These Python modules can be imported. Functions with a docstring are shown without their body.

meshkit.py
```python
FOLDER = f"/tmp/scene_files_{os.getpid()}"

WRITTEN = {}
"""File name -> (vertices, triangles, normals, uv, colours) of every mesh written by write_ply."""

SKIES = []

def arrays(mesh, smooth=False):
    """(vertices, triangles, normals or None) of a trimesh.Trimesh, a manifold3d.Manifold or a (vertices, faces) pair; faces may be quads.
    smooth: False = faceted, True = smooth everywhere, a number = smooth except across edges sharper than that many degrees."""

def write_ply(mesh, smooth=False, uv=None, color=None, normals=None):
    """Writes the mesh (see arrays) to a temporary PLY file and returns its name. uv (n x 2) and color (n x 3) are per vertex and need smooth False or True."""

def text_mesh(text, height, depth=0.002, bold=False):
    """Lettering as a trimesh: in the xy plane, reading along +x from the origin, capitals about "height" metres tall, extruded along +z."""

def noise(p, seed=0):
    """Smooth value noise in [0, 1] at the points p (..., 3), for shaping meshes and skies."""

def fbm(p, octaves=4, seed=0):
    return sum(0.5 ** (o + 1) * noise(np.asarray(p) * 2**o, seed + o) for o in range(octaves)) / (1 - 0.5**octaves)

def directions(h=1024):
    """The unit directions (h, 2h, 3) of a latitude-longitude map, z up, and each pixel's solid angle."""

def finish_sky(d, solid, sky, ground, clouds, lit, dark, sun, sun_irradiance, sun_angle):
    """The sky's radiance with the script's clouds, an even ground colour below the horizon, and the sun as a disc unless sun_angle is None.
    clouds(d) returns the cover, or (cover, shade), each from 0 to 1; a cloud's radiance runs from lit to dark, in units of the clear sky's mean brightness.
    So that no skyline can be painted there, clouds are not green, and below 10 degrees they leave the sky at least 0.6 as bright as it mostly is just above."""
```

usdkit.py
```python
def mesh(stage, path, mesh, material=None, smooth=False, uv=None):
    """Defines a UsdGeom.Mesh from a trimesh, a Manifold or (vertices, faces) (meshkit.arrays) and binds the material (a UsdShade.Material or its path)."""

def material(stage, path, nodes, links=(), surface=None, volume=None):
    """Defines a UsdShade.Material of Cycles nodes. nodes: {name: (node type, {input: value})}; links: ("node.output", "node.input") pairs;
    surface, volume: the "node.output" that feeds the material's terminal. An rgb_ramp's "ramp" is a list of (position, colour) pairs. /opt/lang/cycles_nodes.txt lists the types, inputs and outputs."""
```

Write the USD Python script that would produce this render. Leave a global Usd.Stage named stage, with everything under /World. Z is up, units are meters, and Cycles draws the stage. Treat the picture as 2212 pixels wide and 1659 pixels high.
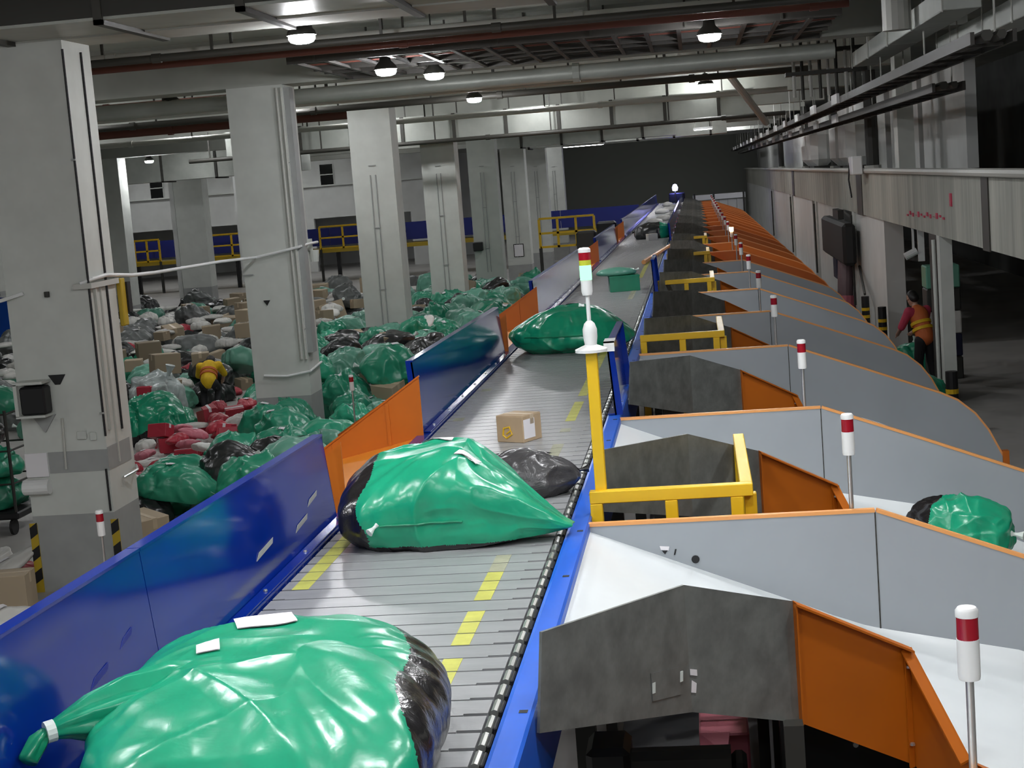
import math
import numpy as np, trimesh, usdkit, meshkit
import manifold3d as m3
from shapely.geometry import Polygon
from pxr import Usd, UsdGeom, Gf, Sdf, UsdShade, Vt

stage = Usd.Stage.CreateInMemory()
W = '/World'
stage.SetDefaultPrim(UsdGeom.Xform.Define(stage, W).GetPrim())
UsdGeom.SetStageUpAxis(stage, 'Z'); UsdGeom.SetStageMetersPerUnit(stage, 1.0)

# ---------------------------------------------------------------- camera, exposure
camera = UsdGeom.Camera.Define(stage, W + '/camera')
camera.CreateHorizontalApertureAttr(36.0); camera.CreateVerticalApertureAttr(27.0)
camera.CreateFocalLengthAttr(3400.0 / 2212 * 36)
camera.CreateClippingRangeAttr(Gf.Vec2f(0.1, 400))
camera.CreateExposureAttr(2.45)
RX = [(0.99042471, 0.11405307, -0.07778680), (0.06207947, 0.13532947, 0.98885392), (0.12330867, -0.98421432, 0.12695330)]
camera.AddTransformOp().Set(Gf.Matrix4d(*[x for r in RX for x in (*r, 0.0)], 0.0, 0.0, 4.2, 1.0))
LAMP_POWER = 40.0           # every high-bay lamp's lens
BELT = 2.4                  # height of the conveyor's surface
rng = np.random.default_rng(11)
# the light comes from the hall's high-bay lamps and added unseen fill lamps (LAMPS below), each with an emitting lens
LAMPS = [(-4.30, 17.75, 6.02), (-4.33, 22.8, 5.95), (-3.9, 24.5, 5.95), (-4.36, 32.3, 5.95), (-9.29, 28.0, 6.09), (-19.16, 54.6, 5.95),
         (-9.9, 53.5, 5.95), (0.31, 21.75, 5.95), (0.35, 34.6, 5.95), (0.43, 55.6, 5.95),
         # added unseen fill lamps above and behind the camera, and behind the beams
         (-4.2, 4.2, 5.95), (-4.2, -3.0, 5.95), (0.35, 10.5, 5.95), (0.35, 5.0, 5.95), (0.35, -3.0, 5.95), (-8.6, 6.0, 5.95), (-8.6, 0.0, 5.95),
         (-13.5, 9.0, 5.95), (-13.5, 24.0, 6.3), (-13.5, 33.0, 6.55), (-8.6, 33.0, 6.55), (-13.5, 42.0, 6.55), (-8.6, 42.0, 6.55), (-4.2, 42.0, 6.6), (0.4, 43.5, 6.6),
         (-18.5, 33.0, 6.55), (-18.5, 43.0, 6.55), (-3.6, 49.0, 6.6), (-13.5, 51.5, 6.6), (-3.4, 67.0, 6.65), (-13.5, 61.0, 6.65), (-24.5, 60.5, 6.65), (0.4, 66.0, 6.65),
         (-3.4, 76.5, 6.65), (-13.5, 70.0, 6.65), (-22.0, 70.0, 6.65), (-31.0, 79.0, 6.6), (-20.0, 83.0, 6.65), (-9.0, 79.0, 6.65), (0.4, 79.0, 6.65), (-28.0, 68.0, 6.6),
         (0.35, 9.0, 5.95), (0.35, 1.4, 5.95), (2.3, 6.6, 5.95), (2.3, 1.5, 5.95), (-1.9, 6.6, 5.95), (-1.9, 1.0, 5.95), (-4.2, 6.6, 5.95), (2.3, 50.0, 6.6), (2.3, 61.0, 6.6), (2.3, 74.0, 6.6), (2.3, 90.0, 6.6), (2.3, 104.0, 6.6),
         (-31.0, 84.5, 6.6), (-24.0, 84.5, 6.6), (-17.0, 78.0, 6.6), (-27.0, 77.0, 6.6), (-3.0, 95.0, 6.6), (-10.0, 104.0, 6.6), (-3.0, 114.5, 6.6), (-20.0, 100.0, 6.6)]

# ---------------------------------------------------------------- materials
LOOKS = {}
def pbr(name, c, rough=0.5, metal=0.0, var=0.0, vscale=4.0, bump=0.0, bscale=20.0, spec=0.5, coat=0.0, rnd=0.0, emit=None, stretch=None, c2=None, trans=0.0):
    """A painted or plastic surface: colour with soft noise variation (var), fine relief (bump), and a per-copy tone (rnd)."""
    n = {'p': ('principled_bsdf', dict(base_color=c, roughness=rough, metallic=metal, specular_ior_level=spec, coat_weight=coat, coat_roughness=0.08))}
    l = []
    if emit:
        n['p'][1].update(emission_color=emit[0], emission_strength=emit[1])
    src = None
    if var or bump:
        n['t'] = ('texture_coordinate', {})
        src = 't.object'
        if stretch:
            n['m'] = ('mapping', dict(scale=stretch)); l.append((src, 'm.vector')); src = 'm.vector'
    if var:
        lo = tuple(x * (1 - var) for x in (c2 or c)); hi = tuple(min(1, x * (1 + var)) for x in c)
        n['n'] = ('noise_texture', dict(scale=vscale, detail=6.0, roughness=0.6)); l.append((src, 'n.vector'))
        n['r'] = ('rgb_ramp', dict(ramp=[(0.3, lo), (0.7, hi)])); l += [('n.fac', 'r.fac')]
        col = 'r.color'
    else:
        n['c'] = ('color', dict(value=c)); col = 'c.color'
    if rnd:
        n['o'] = ('object_info', {}); n['mr'] = ('map_range', dict(from_min=0.0, from_max=1.0, to_min=1 - rnd, to_max=1 + rnd * 0.6)); l.append(('o.random', 'mr.value'))
        n['h'] = ('hsv', dict(hue=0.5, saturation=1.0, fac=1.0)); l += [('mr.result', 'h.value'), (col, 'h.color')]; col = 'h.color'
    if var or rnd:
        l.append((col, 'p.base_color'))
    if bump:
        n['bn'] = ('noise_texture', dict(scale=bscale, detail=4.0, roughness=0.55, distortion=0.4)); l.append((src, 'bn.vector'))
        n['b'] = ('bump', dict(strength=bump, distance=0.02)); l += [('bn.fac', 'b.height'), ('b.normal', 'p.normal')]
    surf = 'p.BSDF'
    if trans:
        n['tr'] = ('translucent_bsdf', dict(color=c)); n['mx'] = ('mix_closure', dict(fac=trans)); l += [('p.BSDF', 'mx.closure1'), ('tr.BSDF', 'mx.closure2')]; surf = 'mx.closure'
    LOOKS[name] = usdkit.material(stage, f'{W}/Looks/{name}', n, l, surface=surf)

def lamp_mat(name, c, s):
    LOOKS[name] = usdkit.material(stage, f'{W}/Looks/{name}', {'e': ('emission', dict(color=c, strength=s))}, [], surface='e.emission')

UsdGeom.Scope.Define(stage, W + '/Looks')
lamp_mat('lens_lit', (0.96, 0.97, 1.0), LAMP_POWER)
lamp_mat('panel_lit', (0.96, 0.97, 1.0), 2.2)
lamp_mat('green_lit', (0.12, 0.44, 0.17), 1.0)
lamp_mat('orange_lit', (1.0, 0.55, 0.25), 6.0)
lamp_mat('blue_lit', (0.35, 0.35, 1.0), 9.0)
pbr('concrete_floor', (0.40, 0.39, 0.37), 0.5, var=0.14, vscale=0.7, bump=0.03, bscale=9)
pbr('slab', (0.50, 0.51, 0.45), 0.85, var=0.10, vscale=0.8)
pbr('beam_paint', (0.40, 0.41, 0.37), 0.85, var=0.10, vscale=1.2)
pbr('white_wall', (0.60, 0.61, 0.59), 0.8, var=0.08, vscale=0.8)
pbr('pillar_white', (0.58, 0.60, 0.56), 0.62, var=0.07, vscale=2.0, bump=0.02, bscale=6)
pbr('pillar_grey', (0.34, 0.35, 0.34), 0.6, var=0.08, vscale=3.0)
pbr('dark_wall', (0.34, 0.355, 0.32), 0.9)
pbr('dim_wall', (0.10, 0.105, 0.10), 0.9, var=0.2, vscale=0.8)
pbr('raw_concrete', (0.38, 0.38, 0.33), 0.8, var=0.30, vscale=1.0, stretch=(0.4, 3.0, 0.25), bump=0.06, bscale=8)
pbr('galvanised_duct', (0.42, 0.44, 0.40), 0.45, metal=0.3, var=0.12, vscale=1.5)
pbr('dark_steel', (0.035, 0.035, 0.03), 0.6)
pbr('black', (0.010, 0.010, 0.011), 0.5)
pbr('rubber', (0.014, 0.014, 0.014), 0.7)
pbr('pipe_dark', (0.05, 0.048, 0.04), 0.55)
pbr('pipe_red', (0.16, 0.05, 0.035), 0.5)
pbr('pipe_light', (0.52, 0.52, 0.48), 0.5)
pbr('tray_steel', (0.06, 0.056, 0.05), 0.55, metal=0.3)
pbr('slat_grey', (0.31, 0.315, 0.32), 0.33, var=0.10, vscale=3.0, bump=0.03, bscale=14, spec=0.6, stretch=(1.0, 4.0, 1.0))
pbr('slat_edge', (0.03, 0.03, 0.03), 0.7)
pbr('chain_steel', (0.42, 0.43, 0.40), 0.35, metal=0.7)
pbr('mark_yellow', (0.52, 0.52, 0.11), 0.6, var=0.15, vscale=9.0)
pbr('mark_worn', (0.34, 0.34, 0.24), 0.6, var=0.2, vscale=9.0)
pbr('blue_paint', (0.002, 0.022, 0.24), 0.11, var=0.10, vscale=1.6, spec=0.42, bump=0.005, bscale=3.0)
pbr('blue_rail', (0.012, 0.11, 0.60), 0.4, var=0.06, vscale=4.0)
pbr('blue_far', (0.010, 0.022, 0.24), 0.5)
pbr('orange_paint', (0.50, 0.125, 0.006), 0.42, var=0.05, vscale=2.0)
pbr('orange_trim', (0.80, 0.36, 0.12), 0.4)
pbr('orange_floor', (0.80, 0.27, 0.02), 0.35)
pbr('slide_white', (0.74, 0.78, 0.79), 0.30, var=0.03, vscale=2.0, spec=0.5)
pbr('panel_grey', (0.33, 0.36, 0.385), 0.38, var=0.04, vscale=1.5)
pbr('galv_sheet', (0.175, 0.185, 0.175), 0.36, metal=0.15, var=0.25, vscale=9.0, bump=0.015, bscale=30)
pbr('yellow_paint', (0.80, 0.50, 0.015), 0.38, var=0.04, vscale=4.0)
pbr('yellow_dark', (0.48, 0.33, 0.02), 0.5)
pbr('white_plastic', (0.78, 0.79, 0.78), 0.35)
pbr('white_paper', (0.80, 0.78, 0.80), 0.6)
pbr('steel_bright', (0.62, 0.63, 0.62), 0.3, metal=0.8)
pbr('red_lens', (0.33, 0.008, 0.02), 0.18, spec=0.7)
pbr('yellow_lens', (0.55, 0.60, 0.05), 0.25)
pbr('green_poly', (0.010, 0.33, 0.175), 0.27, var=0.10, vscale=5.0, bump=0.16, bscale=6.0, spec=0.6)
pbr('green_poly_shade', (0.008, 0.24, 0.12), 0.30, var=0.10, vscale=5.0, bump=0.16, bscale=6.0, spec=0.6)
pbr('black_poly', (0.012, 0.011, 0.012), 0.22, bump=0.4, bscale=13.0, spec=0.7)
pbr('grey_poly', (0.055, 0.053, 0.055), 0.28, bump=0.6, bscale=9.0, spec=0.6)
pbr('tie_white', (0.72, 0.78, 0.74), 0.5)
pbr('carton', (0.45, 0.33, 0.205), 0.65, var=0.06, vscale=6.0)
pbr('carton_tape', (0.56, 0.45, 0.31), 0.4)
pbr('yellow_print', (0.72, 0.45, 0.02), 0.5)
# heaps
pbr('heap_green', (0.025, 0.30, 0.17), 0.32, rnd=0.30, bump=0.25, bscale=5.0, spec=0.6)
pbr('heap_pale_green', (0.13, 0.36, 0.26), 0.35, rnd=0.25, bump=0.25, bscale=5.0, spec=0.5)
pbr('heap_black', (0.022, 0.024, 0.024), 0.30, rnd=0.4, bump=0.25, bscale=5.0, spec=0.6)
pbr('heap_grey', (0.16, 0.17, 0.165), 0.4, rnd=0.4, bump=0.25, bscale=5.0)
pbr('heap_white', (0.66, 0.65, 0.61), 0.45, rnd=0.2, bump=0.35, bscale=6.0)
pbr('heap_carton', (0.40, 0.32, 0.22), 0.7, rnd=0.3)
pbr('heap_red', (0.48, 0.035, 0.06), 0.4, rnd=0.25, bump=0.3, bscale=6.0)
pbr('heap_pink', (0.60, 0.17, 0.22), 0.45, rnd=0.15, bump=0.3, bscale=6.0)
pbr('clear_film', (0.42, 0.48, 0.47), 0.3, var=0.3, vscale=5.0, bump=0.5, bscale=6.0)
pbr('vest_yellow', (0.75, 0.47, 0.01), 0.7, var=0.1, vscale=20)
pbr('vest_orange', (0.55, 0.13, 0.03), 0.7)
pbr('shirt_red', (0.45, 0.04, 0.08), 0.8)
pbr('trousers', (0.012, 0.012, 0.014), 0.8)
pbr('navy', (0.015, 0.017, 0.05), 0.8)
pbr('skin', (0.42, 0.24, 0.17), 0.55)
pbr('hair', (0.012, 0.010, 0.009), 0.5)
pbr('window_dark', (0.012, 0.013, 0.013), 0.15)
pbr('red_dots', (0.55, 0.05, 0.10), 0.5)
pbr('fire_red', (0.60, 0.05, 0.02), 0.35)
pbr('purple_wrap', (0.20, 0.14, 0.15), 0.5)

# ---------------------------------------------------------------- mesh helpers
class MB:
    """Collects simple solids and becomes ONE mesh."""
    def __init__(s): s.v, s.f, s.n = [], [], 0
    def add(s, v, f):
        v = np.asarray(v, float); s.v.append(v); s.f.append(np.asarray(f, int) + s.n); s.n += len(v); return s
    def tm(s, m): return s.add(m.vertices, m.faces)
    def box(s, a, b, c=0.0):
        a, b = np.minimum(a, b), np.maximum(a, b)
        if c:
            return s.tm(rbox(b - a, c, (a + b) / 2))
        v = np.array([[x, y, z] for x in (a[0], b[0]) for y in (a[1], b[1]) for z in (a[2], b[2])])
        return s.add(v, BOXF)
    def bar(s, p, q, w, h, up=(0, 0, 1)):
        """A straight bar of rectangular section, w across and h along up."""
        p, q = np.asarray(p, float), np.asarray(q, float); t = q - p; t /= np.linalg.norm(t)
        a = np.cross(t, up); a = a / np.linalg.norm(a) if np.linalg.norm(a) > 1e-6 else np.array([1., 0, 0]); b = np.cross(a, t)
        v = [e + a * i * w / 2 + b * j * h / 2 for e in (p, q) for i in (-1, 1) for j in (-1, 1)]
        return s.add(v, BOXF)
    def tube(s, pts, r, n=8):
        p = np.asarray(pts, float); t = np.gradient(p, axis=0); t /= np.linalg.norm(t, axis=1, keepdims=True)
        ref = np.array([0, 0, 1.]) if abs(t[0][2]) < 0.9 else np.array([1., 0, 0])
        a = np.cross(t, ref); a /= np.linalg.norm(a, axis=1, keepdims=True) + 1e-12; b = np.cross(t, a)
        ang = np.arange(n) * 2 * math.pi / n; rr = np.broadcast_to(r, (len(p),))
        v = (p[:, None] + rr[:, None, None] * (np.cos(ang)[None, :, None] * a[:, None] + np.sin(ang)[None, :, None] * b[:, None])).reshape(-1, 3)
        f = []
        for i in range(len(p) - 1):
            for j in range(n):
                k = (j + 1) % n; f += [[i * n + j, (i + 1) * n + j, (i + 1) * n + k], [i * n + j, (i + 1) * n + k, i * n + k]]
        for j in range(1, n - 1):
            e = (len(p) - 1) * n; f += [[0, j, j + 1], [e, e + j + 1, e + j]]
        return s.add(v, f)
    def plate(s, pts, t):
        """A convex flat outline pts thickened by the vector t."""
        p = np.asarray(pts, float); n = len(p); v = np.vstack([p, p + np.asarray(t, float)]); f = []
        for j in range(1, n - 1): f += [[0, j + 1, j], [n, n + j, n + j + 1]]
        for j in range(n):
            k = (j + 1) % n; f += [[j, k, n + k], [j, n + k, n + j]]
        nn = np.cross(p[1] - p[0], p[2] - p[0])
        if nn @ np.asarray(t) < 0: f = [x[::-1] for x in f]
        return s.add(v, f)
    def prism(s, poly, lo, hi, axis='y'):
        """A 2-D outline (x,z for axis y; x,y for z; y,z for x) extruded from lo to hi along the axis."""
        m = trimesh.creation.extrude_polygon(Polygon(poly).buffer(0), hi - lo, engine='earcut'); v = m.vertices.copy(); v[:, 2] += lo
        if axis == 'y': v = v[:, [0, 2, 1]]; return s.add(v, m.faces[:, ::-1])
        if axis == 'x': v = v[:, [2, 0, 1]]; return s.add(v, m.faces)
        return s.add(v, m.faces)
    def lathe(s, prof, c=(0, 0, 0), n=20):
        m = trimesh.creation.revolve(np.asarray(prof, float), sections=n); return s.add(m.vertices + np.asarray(c), m.faces)
    def out(s): return np.vstack(s.v), np.vstack(s.f)
BOXF = [[0, 1, 3], [0, 3, 2], [4, 6, 7], [4, 7, 5], [0, 4, 5], [0, 5, 1], [2, 3, 7], [2, 7, 6], [0, 2, 6], [0, 6, 4], [1, 5, 7], [1, 7, 3]]
def rbox(size, c, center=(0, 0, 0)):
    """A box with chamfered edges."""
    s = np.asarray(size) / 2; pts = []
    for i in (-1, 1):
        for j in (-1, 1):
            for k in (-1, 1):
                e = np.array([i, j, k]) * s
                for ax in range(3):
                    q = e - np.array([i, j, k]) * c; q[ax] = e[ax]; pts.append(q)
    m = trimesh.convex.convex_hull(np.array(pts)); m.vertices += np.asarray(center); return m

USED = {}
def numbered(parent, name):
    k = (parent, name); USED[k] = USED.get(k, -1) + 1
    return f'{parent}/{name}' + (f'_{USED[k]:03d}' if USED[k] else '')
def tag(prim, label=None, cat=None, group=None, kind=None):
    for k, v in (('label', label), ('category', cat), ('group', group), ('kind', kind)):
        if v: prim.SetCustomDataByKey(k, v)
    return prim
def obj(name, mesh, mat, parent=W, smooth=False, label=None, kind=None):
    path = numbered(str(parent.GetPath()) if hasattr(parent, 'GetPath') else parent, name)
    p = usdkit.mesh(stage, path, mesh.out() if isinstance(mesh, MB) else mesh, LOOKS[mat], smooth).GetPrim()
    return tag(p, label, kind=kind)
def place(x, loc=(0, 0, 0), rz=0.0, tilt=(0, 0), scale=1.0):
    m = trimesh.transformations.euler_matrix(tilt[0], tilt[1], rz, 'sxyz')
    sc = np.broadcast_to(scale, 3)
    m[:3, :3] = m[:3, :3] * sc[None, :]; m[:3, 3] = loc
    x.AddTransformOp().Set(Gf.Matrix4d(*m.T.ravel().tolist()))
def thing(name, label, cat, loc=(0, 0, 0), rz=0.0, group=None, tilt=(0, 0), scale=1.0, kind=None):
    x = UsdGeom.Xform.Define(stage, numbered(W, name)); place(x, loc, rz, tilt, scale)
    return tag(x.GetPrim(), label, cat, group, kind)
def struct(name, mesh, mat, smooth=False):
    return obj(name, mesh, mat, kind='structure', smooth=smooth)
def klass(name):
    return stage.CreateClassPrim(numbered(W, 'class_' + name))
def copy(cls, name, label, cat, loc, rz=0.0, group=None, tilt=(0, 0), scale=1.0):
    t = thing(name, label, cat, loc, rz, group, tilt, scale)
    t.GetReferences().AddInternalReference(cls.GetPath()); t.SetInstanceable(True)
    return t
ORD = 'first second third fourth fifth sixth seventh eighth ninth tenth eleventh twelfth thirteenth fourteenth fifteenth sixteenth seventeenth eighteenth nineteenth twentieth twenty-first twenty-second twenty-third twenty-fourth twenty-fifth twenty-sixth twenty-seventh twenty-eighth twenty-ninth thirtieth'.split()
ORD += [f'{t}-{o}' for t in ('thirty', 'forty', 'fifty') for o in ORD[:9]]

# ---------------------------------------------------------------- the hall
struct('floor', MB().box((-48, -14, -0.2), (14, 128, 0)), 'concrete_floor')
struct('ceiling', MB().box((-48, -14, 6.9), (14, 128, 7.1)), 'slab')
struct('wall_back', MB().box((-48, -14.3, 0), (14, -14, 6.9)), 'white_wall')
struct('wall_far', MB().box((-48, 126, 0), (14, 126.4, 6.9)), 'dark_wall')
struct('wall_left', MB().box((-48.3, -14, 0), (-48, 128, 6.9)), 'white_wall')
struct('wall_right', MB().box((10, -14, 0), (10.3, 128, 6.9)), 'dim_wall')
PY = [16.7 + 9.25 * i for i in range(8)]
PXL, PXR, PD = -7.66, -6.70, 0.8
for i, y in enumerate([-1.8, 7.45] + PY + [PY[-1] + 9.25, PY[-1] + 18.5]):      # cross beams on the pillar lines
    struct('ceiling_beam', MB().box((-48, y, 6.1), (4.4, y + PD, 6.9)), 'beam_paint')
# beam, upper wall and dock wall along the right-hand side
RB = 3.9
struct('trim_1', MB().box((RB, 8, 2.78), (RB + 0.5, 124, 3.80)), 'raw_concrete')
for y in (21.9, 38.2, 64.0):
    obj('strap', MB().box((RB - 0.02, y, 2.76), (RB, y + (0.5 if y < 30 else 1.2), 3.82)), 'pipe_dark', stage.GetPrimAtPath(W + '/trim_1'))
seg = [(34.6, 40.6), (44.0, 53.0), (55.5, 66.0), (68.5, 82.0), (85, 124)]
for a, b in seg:
    struct('wall_dock', MB().box((RB + 0.05, a, 0), (RB + 0.45, b, 2.78)), 'white_wall')
for a, b in ((27.9, 33.3), (34.0, 38.9), (40.0, 49.5), (50.0, 62.0), (62.6, 124)):
    struct('wall_upper', MB().box((RB + 1.0, a + 1.6, 3.8), (RB + 1.2, b + 1.6, 6.1)), 'white_wall')
struct('beam_rail', MB().tube([(RB - 0.06, 8, 3.83), (RB - 0.06, 124, 3.83)], 0.06), 'pipe_light')
SIDE = ['first', 'second', 'third', 'fourth', 'fifth', 'sixth', 'seventh', 'eighth']
# pillars of the left-hand row
for i, y in enumerate(PY):
    look = ['white concrete pillar nearest the camera, with grey painted foot, fan cage and hanging hose', 'second white pillar along the conveyor, with thick grey pipes and a black triangle sign',
            'third white pillar from the camera, standing in the heap of green sacks, two thin conduits', 'fourth white pillar from the camera, two thin conduits down its front',
            'fifth white pillar from the camera, with a black loudspeaker on its side', 'sixth white pillar from the camera, with a small framed notice on its front',
            'seventh white pillar from the camera, grey and half in shade, far along the hall', 'eighth and last white pillar of the row, farthest from the camera'][i]
    t = thing('pillar', look, 'pillar', ((PXL + PXR) / 2, y + PD / 2, 0))
    hw, hd = (PXR - PXL) / 2, PD / 2
    z0 = 0.88
    obj('foot', MB().box((-hw, -hd, 0), (hw, hd, z0)), 'pillar_grey', t, label='grey painted foot of the pillar')
    obj('shaft', MB().box((-hw, -hd, z0), (hw, hd, 6.1), 0), 'pillar_white', t)
    if i == 0:
        obj('worn_band', MB().box((-hw + 0.27, -hd - 0.006, 1.36), (hw + 0.004, -hd, 1.60)).box((hw, -hd, 1.36), (hw + 0.006, hd - 0.1, 1.62)), 'pillar_grey', t, label='band of bare grey render between white paint')
        obj('notice_sheet', MB().box((-hw + 0.0, -hd - 0.02, 1.33), (-hw + 0.26, -hd, 1.60)), 'white_paper', t)
        obj('roll_of_film', MB().tube([(-hw - 0.03, -hd - 0.05, 1.22), (-hw + 0.27, -hd - 0.05, 1.22)], 0.085, 14), 'white_plastic', t, label='white roll hanging on the pillar')
        for s in (-1, 1):
            obj('corner_guard', MB().box((s * hw - 0.045, -hd - 0.012, 0.0), (s * hw + 0.045, -hd, 0.8)), 'yellow_dark', t, label='yellow and black corner guard')
            for k in range(3):
                obj('corner_guard_stripe', MB().plate([(s * hw - 0.045, -hd - 0.012, 0.1 + k * 0.26), (s * hw + 0.045, -hd - 0.012, 0.16 + k * 0.26), (s * hw + 0.045, -hd - 0.012, 0.29 + k * 0.26), (s * hw - 0.045, -hd - 0.012, 0.23 + k * 0.26)], (0, -0.004, 0)), 'black', t)
        obj('conduit', MB().tube([(hw + 0.008, -hd - 0.012, 1.75), (hw + 0.008, -hd - 0.012, 6.0)], 0.013, 6), 'black', t)
        obj('conduit', MB().tube([(hw + 0.012, -hd + 0.5, 1.75), (hw + 0.012, -hd + 0.5, 6.0)], 0.013, 6), 'black', t)
        obj('conduit', MB().tube([(hw - 0.03, -hd - 0.014, 0.9), (hw - 0.03, -hd - 0.014, 1.38)], 0.012, 6), 'black', t)
        obj('conduit', MB().box((hw, -hd + 0.12, 1.8), (hw + 0.03, -hd + 0.16, 3.4)).box((hw, -hd + 0.3, 1.4), (hw + 0.02, -hd + 0.33, 3.4)), 'pipe_light', t)
        obj('hose_shelf', MB().box((hw - 0.16, -hd - 0.05, 3.40), (hw + 0.05, hd, 3.46)), 'pipe_light', t)
        f = obj('fan_cage', MB().box((-hw + 0.06, -hd - 0.25, 2.40), (hw - 0.56, -hd, 2.43)).box((-hw + 0.06, -hd - 0.25, 2.03), (hw - 0.56, -hd, 2.055)).box((-hw + 0.06, -hd - 0.25, 2.05), (-hw + 0.10, -hd - 0.2, 2.41)).box((-hw + 0.06, -hd - 0.04, 2.05), (-hw + 0.10, -hd, 2.41)), 'pillar_white', t, label='white open frame holding the black fan')
        obj('fan_body', MB().box((-hw + 0.11, -hd - 0.22, 2.06), (hw - 0.56, -hd - 0.02, 2.37), 0.02), 'black', f)
        obj('brace', MB().plate([(-hw + 0.14, -hd, 2.03), (hw - 0.54, -hd, 2.03), (hw - 0.68, -hd, 1.83)], (0, -0.03, 0)), 'pillar_grey', t)
        obj('sign', MB().plate([(-0.10, -hd, 2.47), (0.10, -hd, 2.47), (0.03, -hd, 2.36), (-0.03, -hd, 2.36)], (0, -0.012, 0)), 'black', t, label='small black downward triangle sign')
        obj('hook', MB().lathe([(0, -0.03), (0.03, -0.03), (0.03, 0.03), (0, 0.03)], (0.0, -hd - 0.02, 3.37), 10), 'dark_steel', t)
        obj('rod', MB().tube([(0.01, -hd - 0.02, 1.98), (-0.01, -hd - 0.02, 1.40)], 0.014, 6), 'pipe_light', t)
        obj('socket_box', MB().box((0.16, -hd - 0.03, 1.73), (0.27, -hd, 1.82), 0.005), 'pillar_white', t)
        obj('socket_box', MB().box((0.31, -hd - 0.03, 1.71), (0.38, -hd, 1.80), 0.005), 'pillar_white', t)
        obj('bracket', MB().tube([(hw + 0.02, hd - 0.45, 1.21), (hw + 0.1, hd - 0.2, 1.25), (hw + 0.02, hd - 0.02, 1.27)], 0.016, 6), 'steel_bright', t)
    elif i == 1:
        for dx, r in ((-0.10, 0.022), (-0.02, 0.022)):
            obj('conduit', MB().tube([(hw + dx, -hd - r, 1.5), (hw + dx, -hd - r, 6.05)], r, 8), 'pipe_light', t)
        obj('duct', MB().box((hw, -hd + 0.05, 1.6), (hw + 0.10, -hd + 0.3, 6.05)), 'pillar_grey', t)
        obj('sign', MB().plate([(-0.19, -hd, 2.54), (-0.07, -hd, 2.54), (-0.13, -hd, 2.45)], (0, -0.012, 0)), 'black', t, label='small black downward triangle sign')
        obj('valve', MB().lathe([(0, -0.1), (0.07, -0.1), (0.09, 0.1), (0, 0.1)], (hw + 0.08, hd + 0.02, 3.2), 12).box((hw, hd - 0.06, 3.3), (hw + 0.07, hd, 3.5)), 'pillar_white', t)
        obj('hose_loop', MB().tube([(-0.3, -hd - 0.02, 1.26), (0.1, -hd - 0.03, 1.23), (hw + 0.03, -hd - 0.02, 1.29), (hw + 0.03, hd, 1.35)], 0.022, 8), 'white_plastic', t)
        obj('bracket', MB().box((-0.5, -hd - 0.02, 2.98), (-0.32, -hd, 3.0)), 'pillar_grey', t)
    else:
        for dx in (-0.07, 0.05):
            obj('conduit', MB().tube([(dx, -hd - 0.012, 1.2), (dx, -hd - 0.012, 4.6)], 0.012, 6), 'pillar_grey', t)
        if i == 2:
            obj('hose_loop', MB().tube([(-0.1, -hd - 0.02, 1.18), (0.2, -hd - 0.04, 1.12), (hw + 0.02, -hd - 0.02, 1.2), (hw + 0.02, hd, 1.25)], 0.02, 6), 'white_plastic', t)
        if i == 4:
            obj('loudspeaker', MB().box((-hw + 0.0, -hd - 0.3, 1.95), (-hw + 0.32, -hd, 2.25), 0.02), 'black', t)
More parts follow.
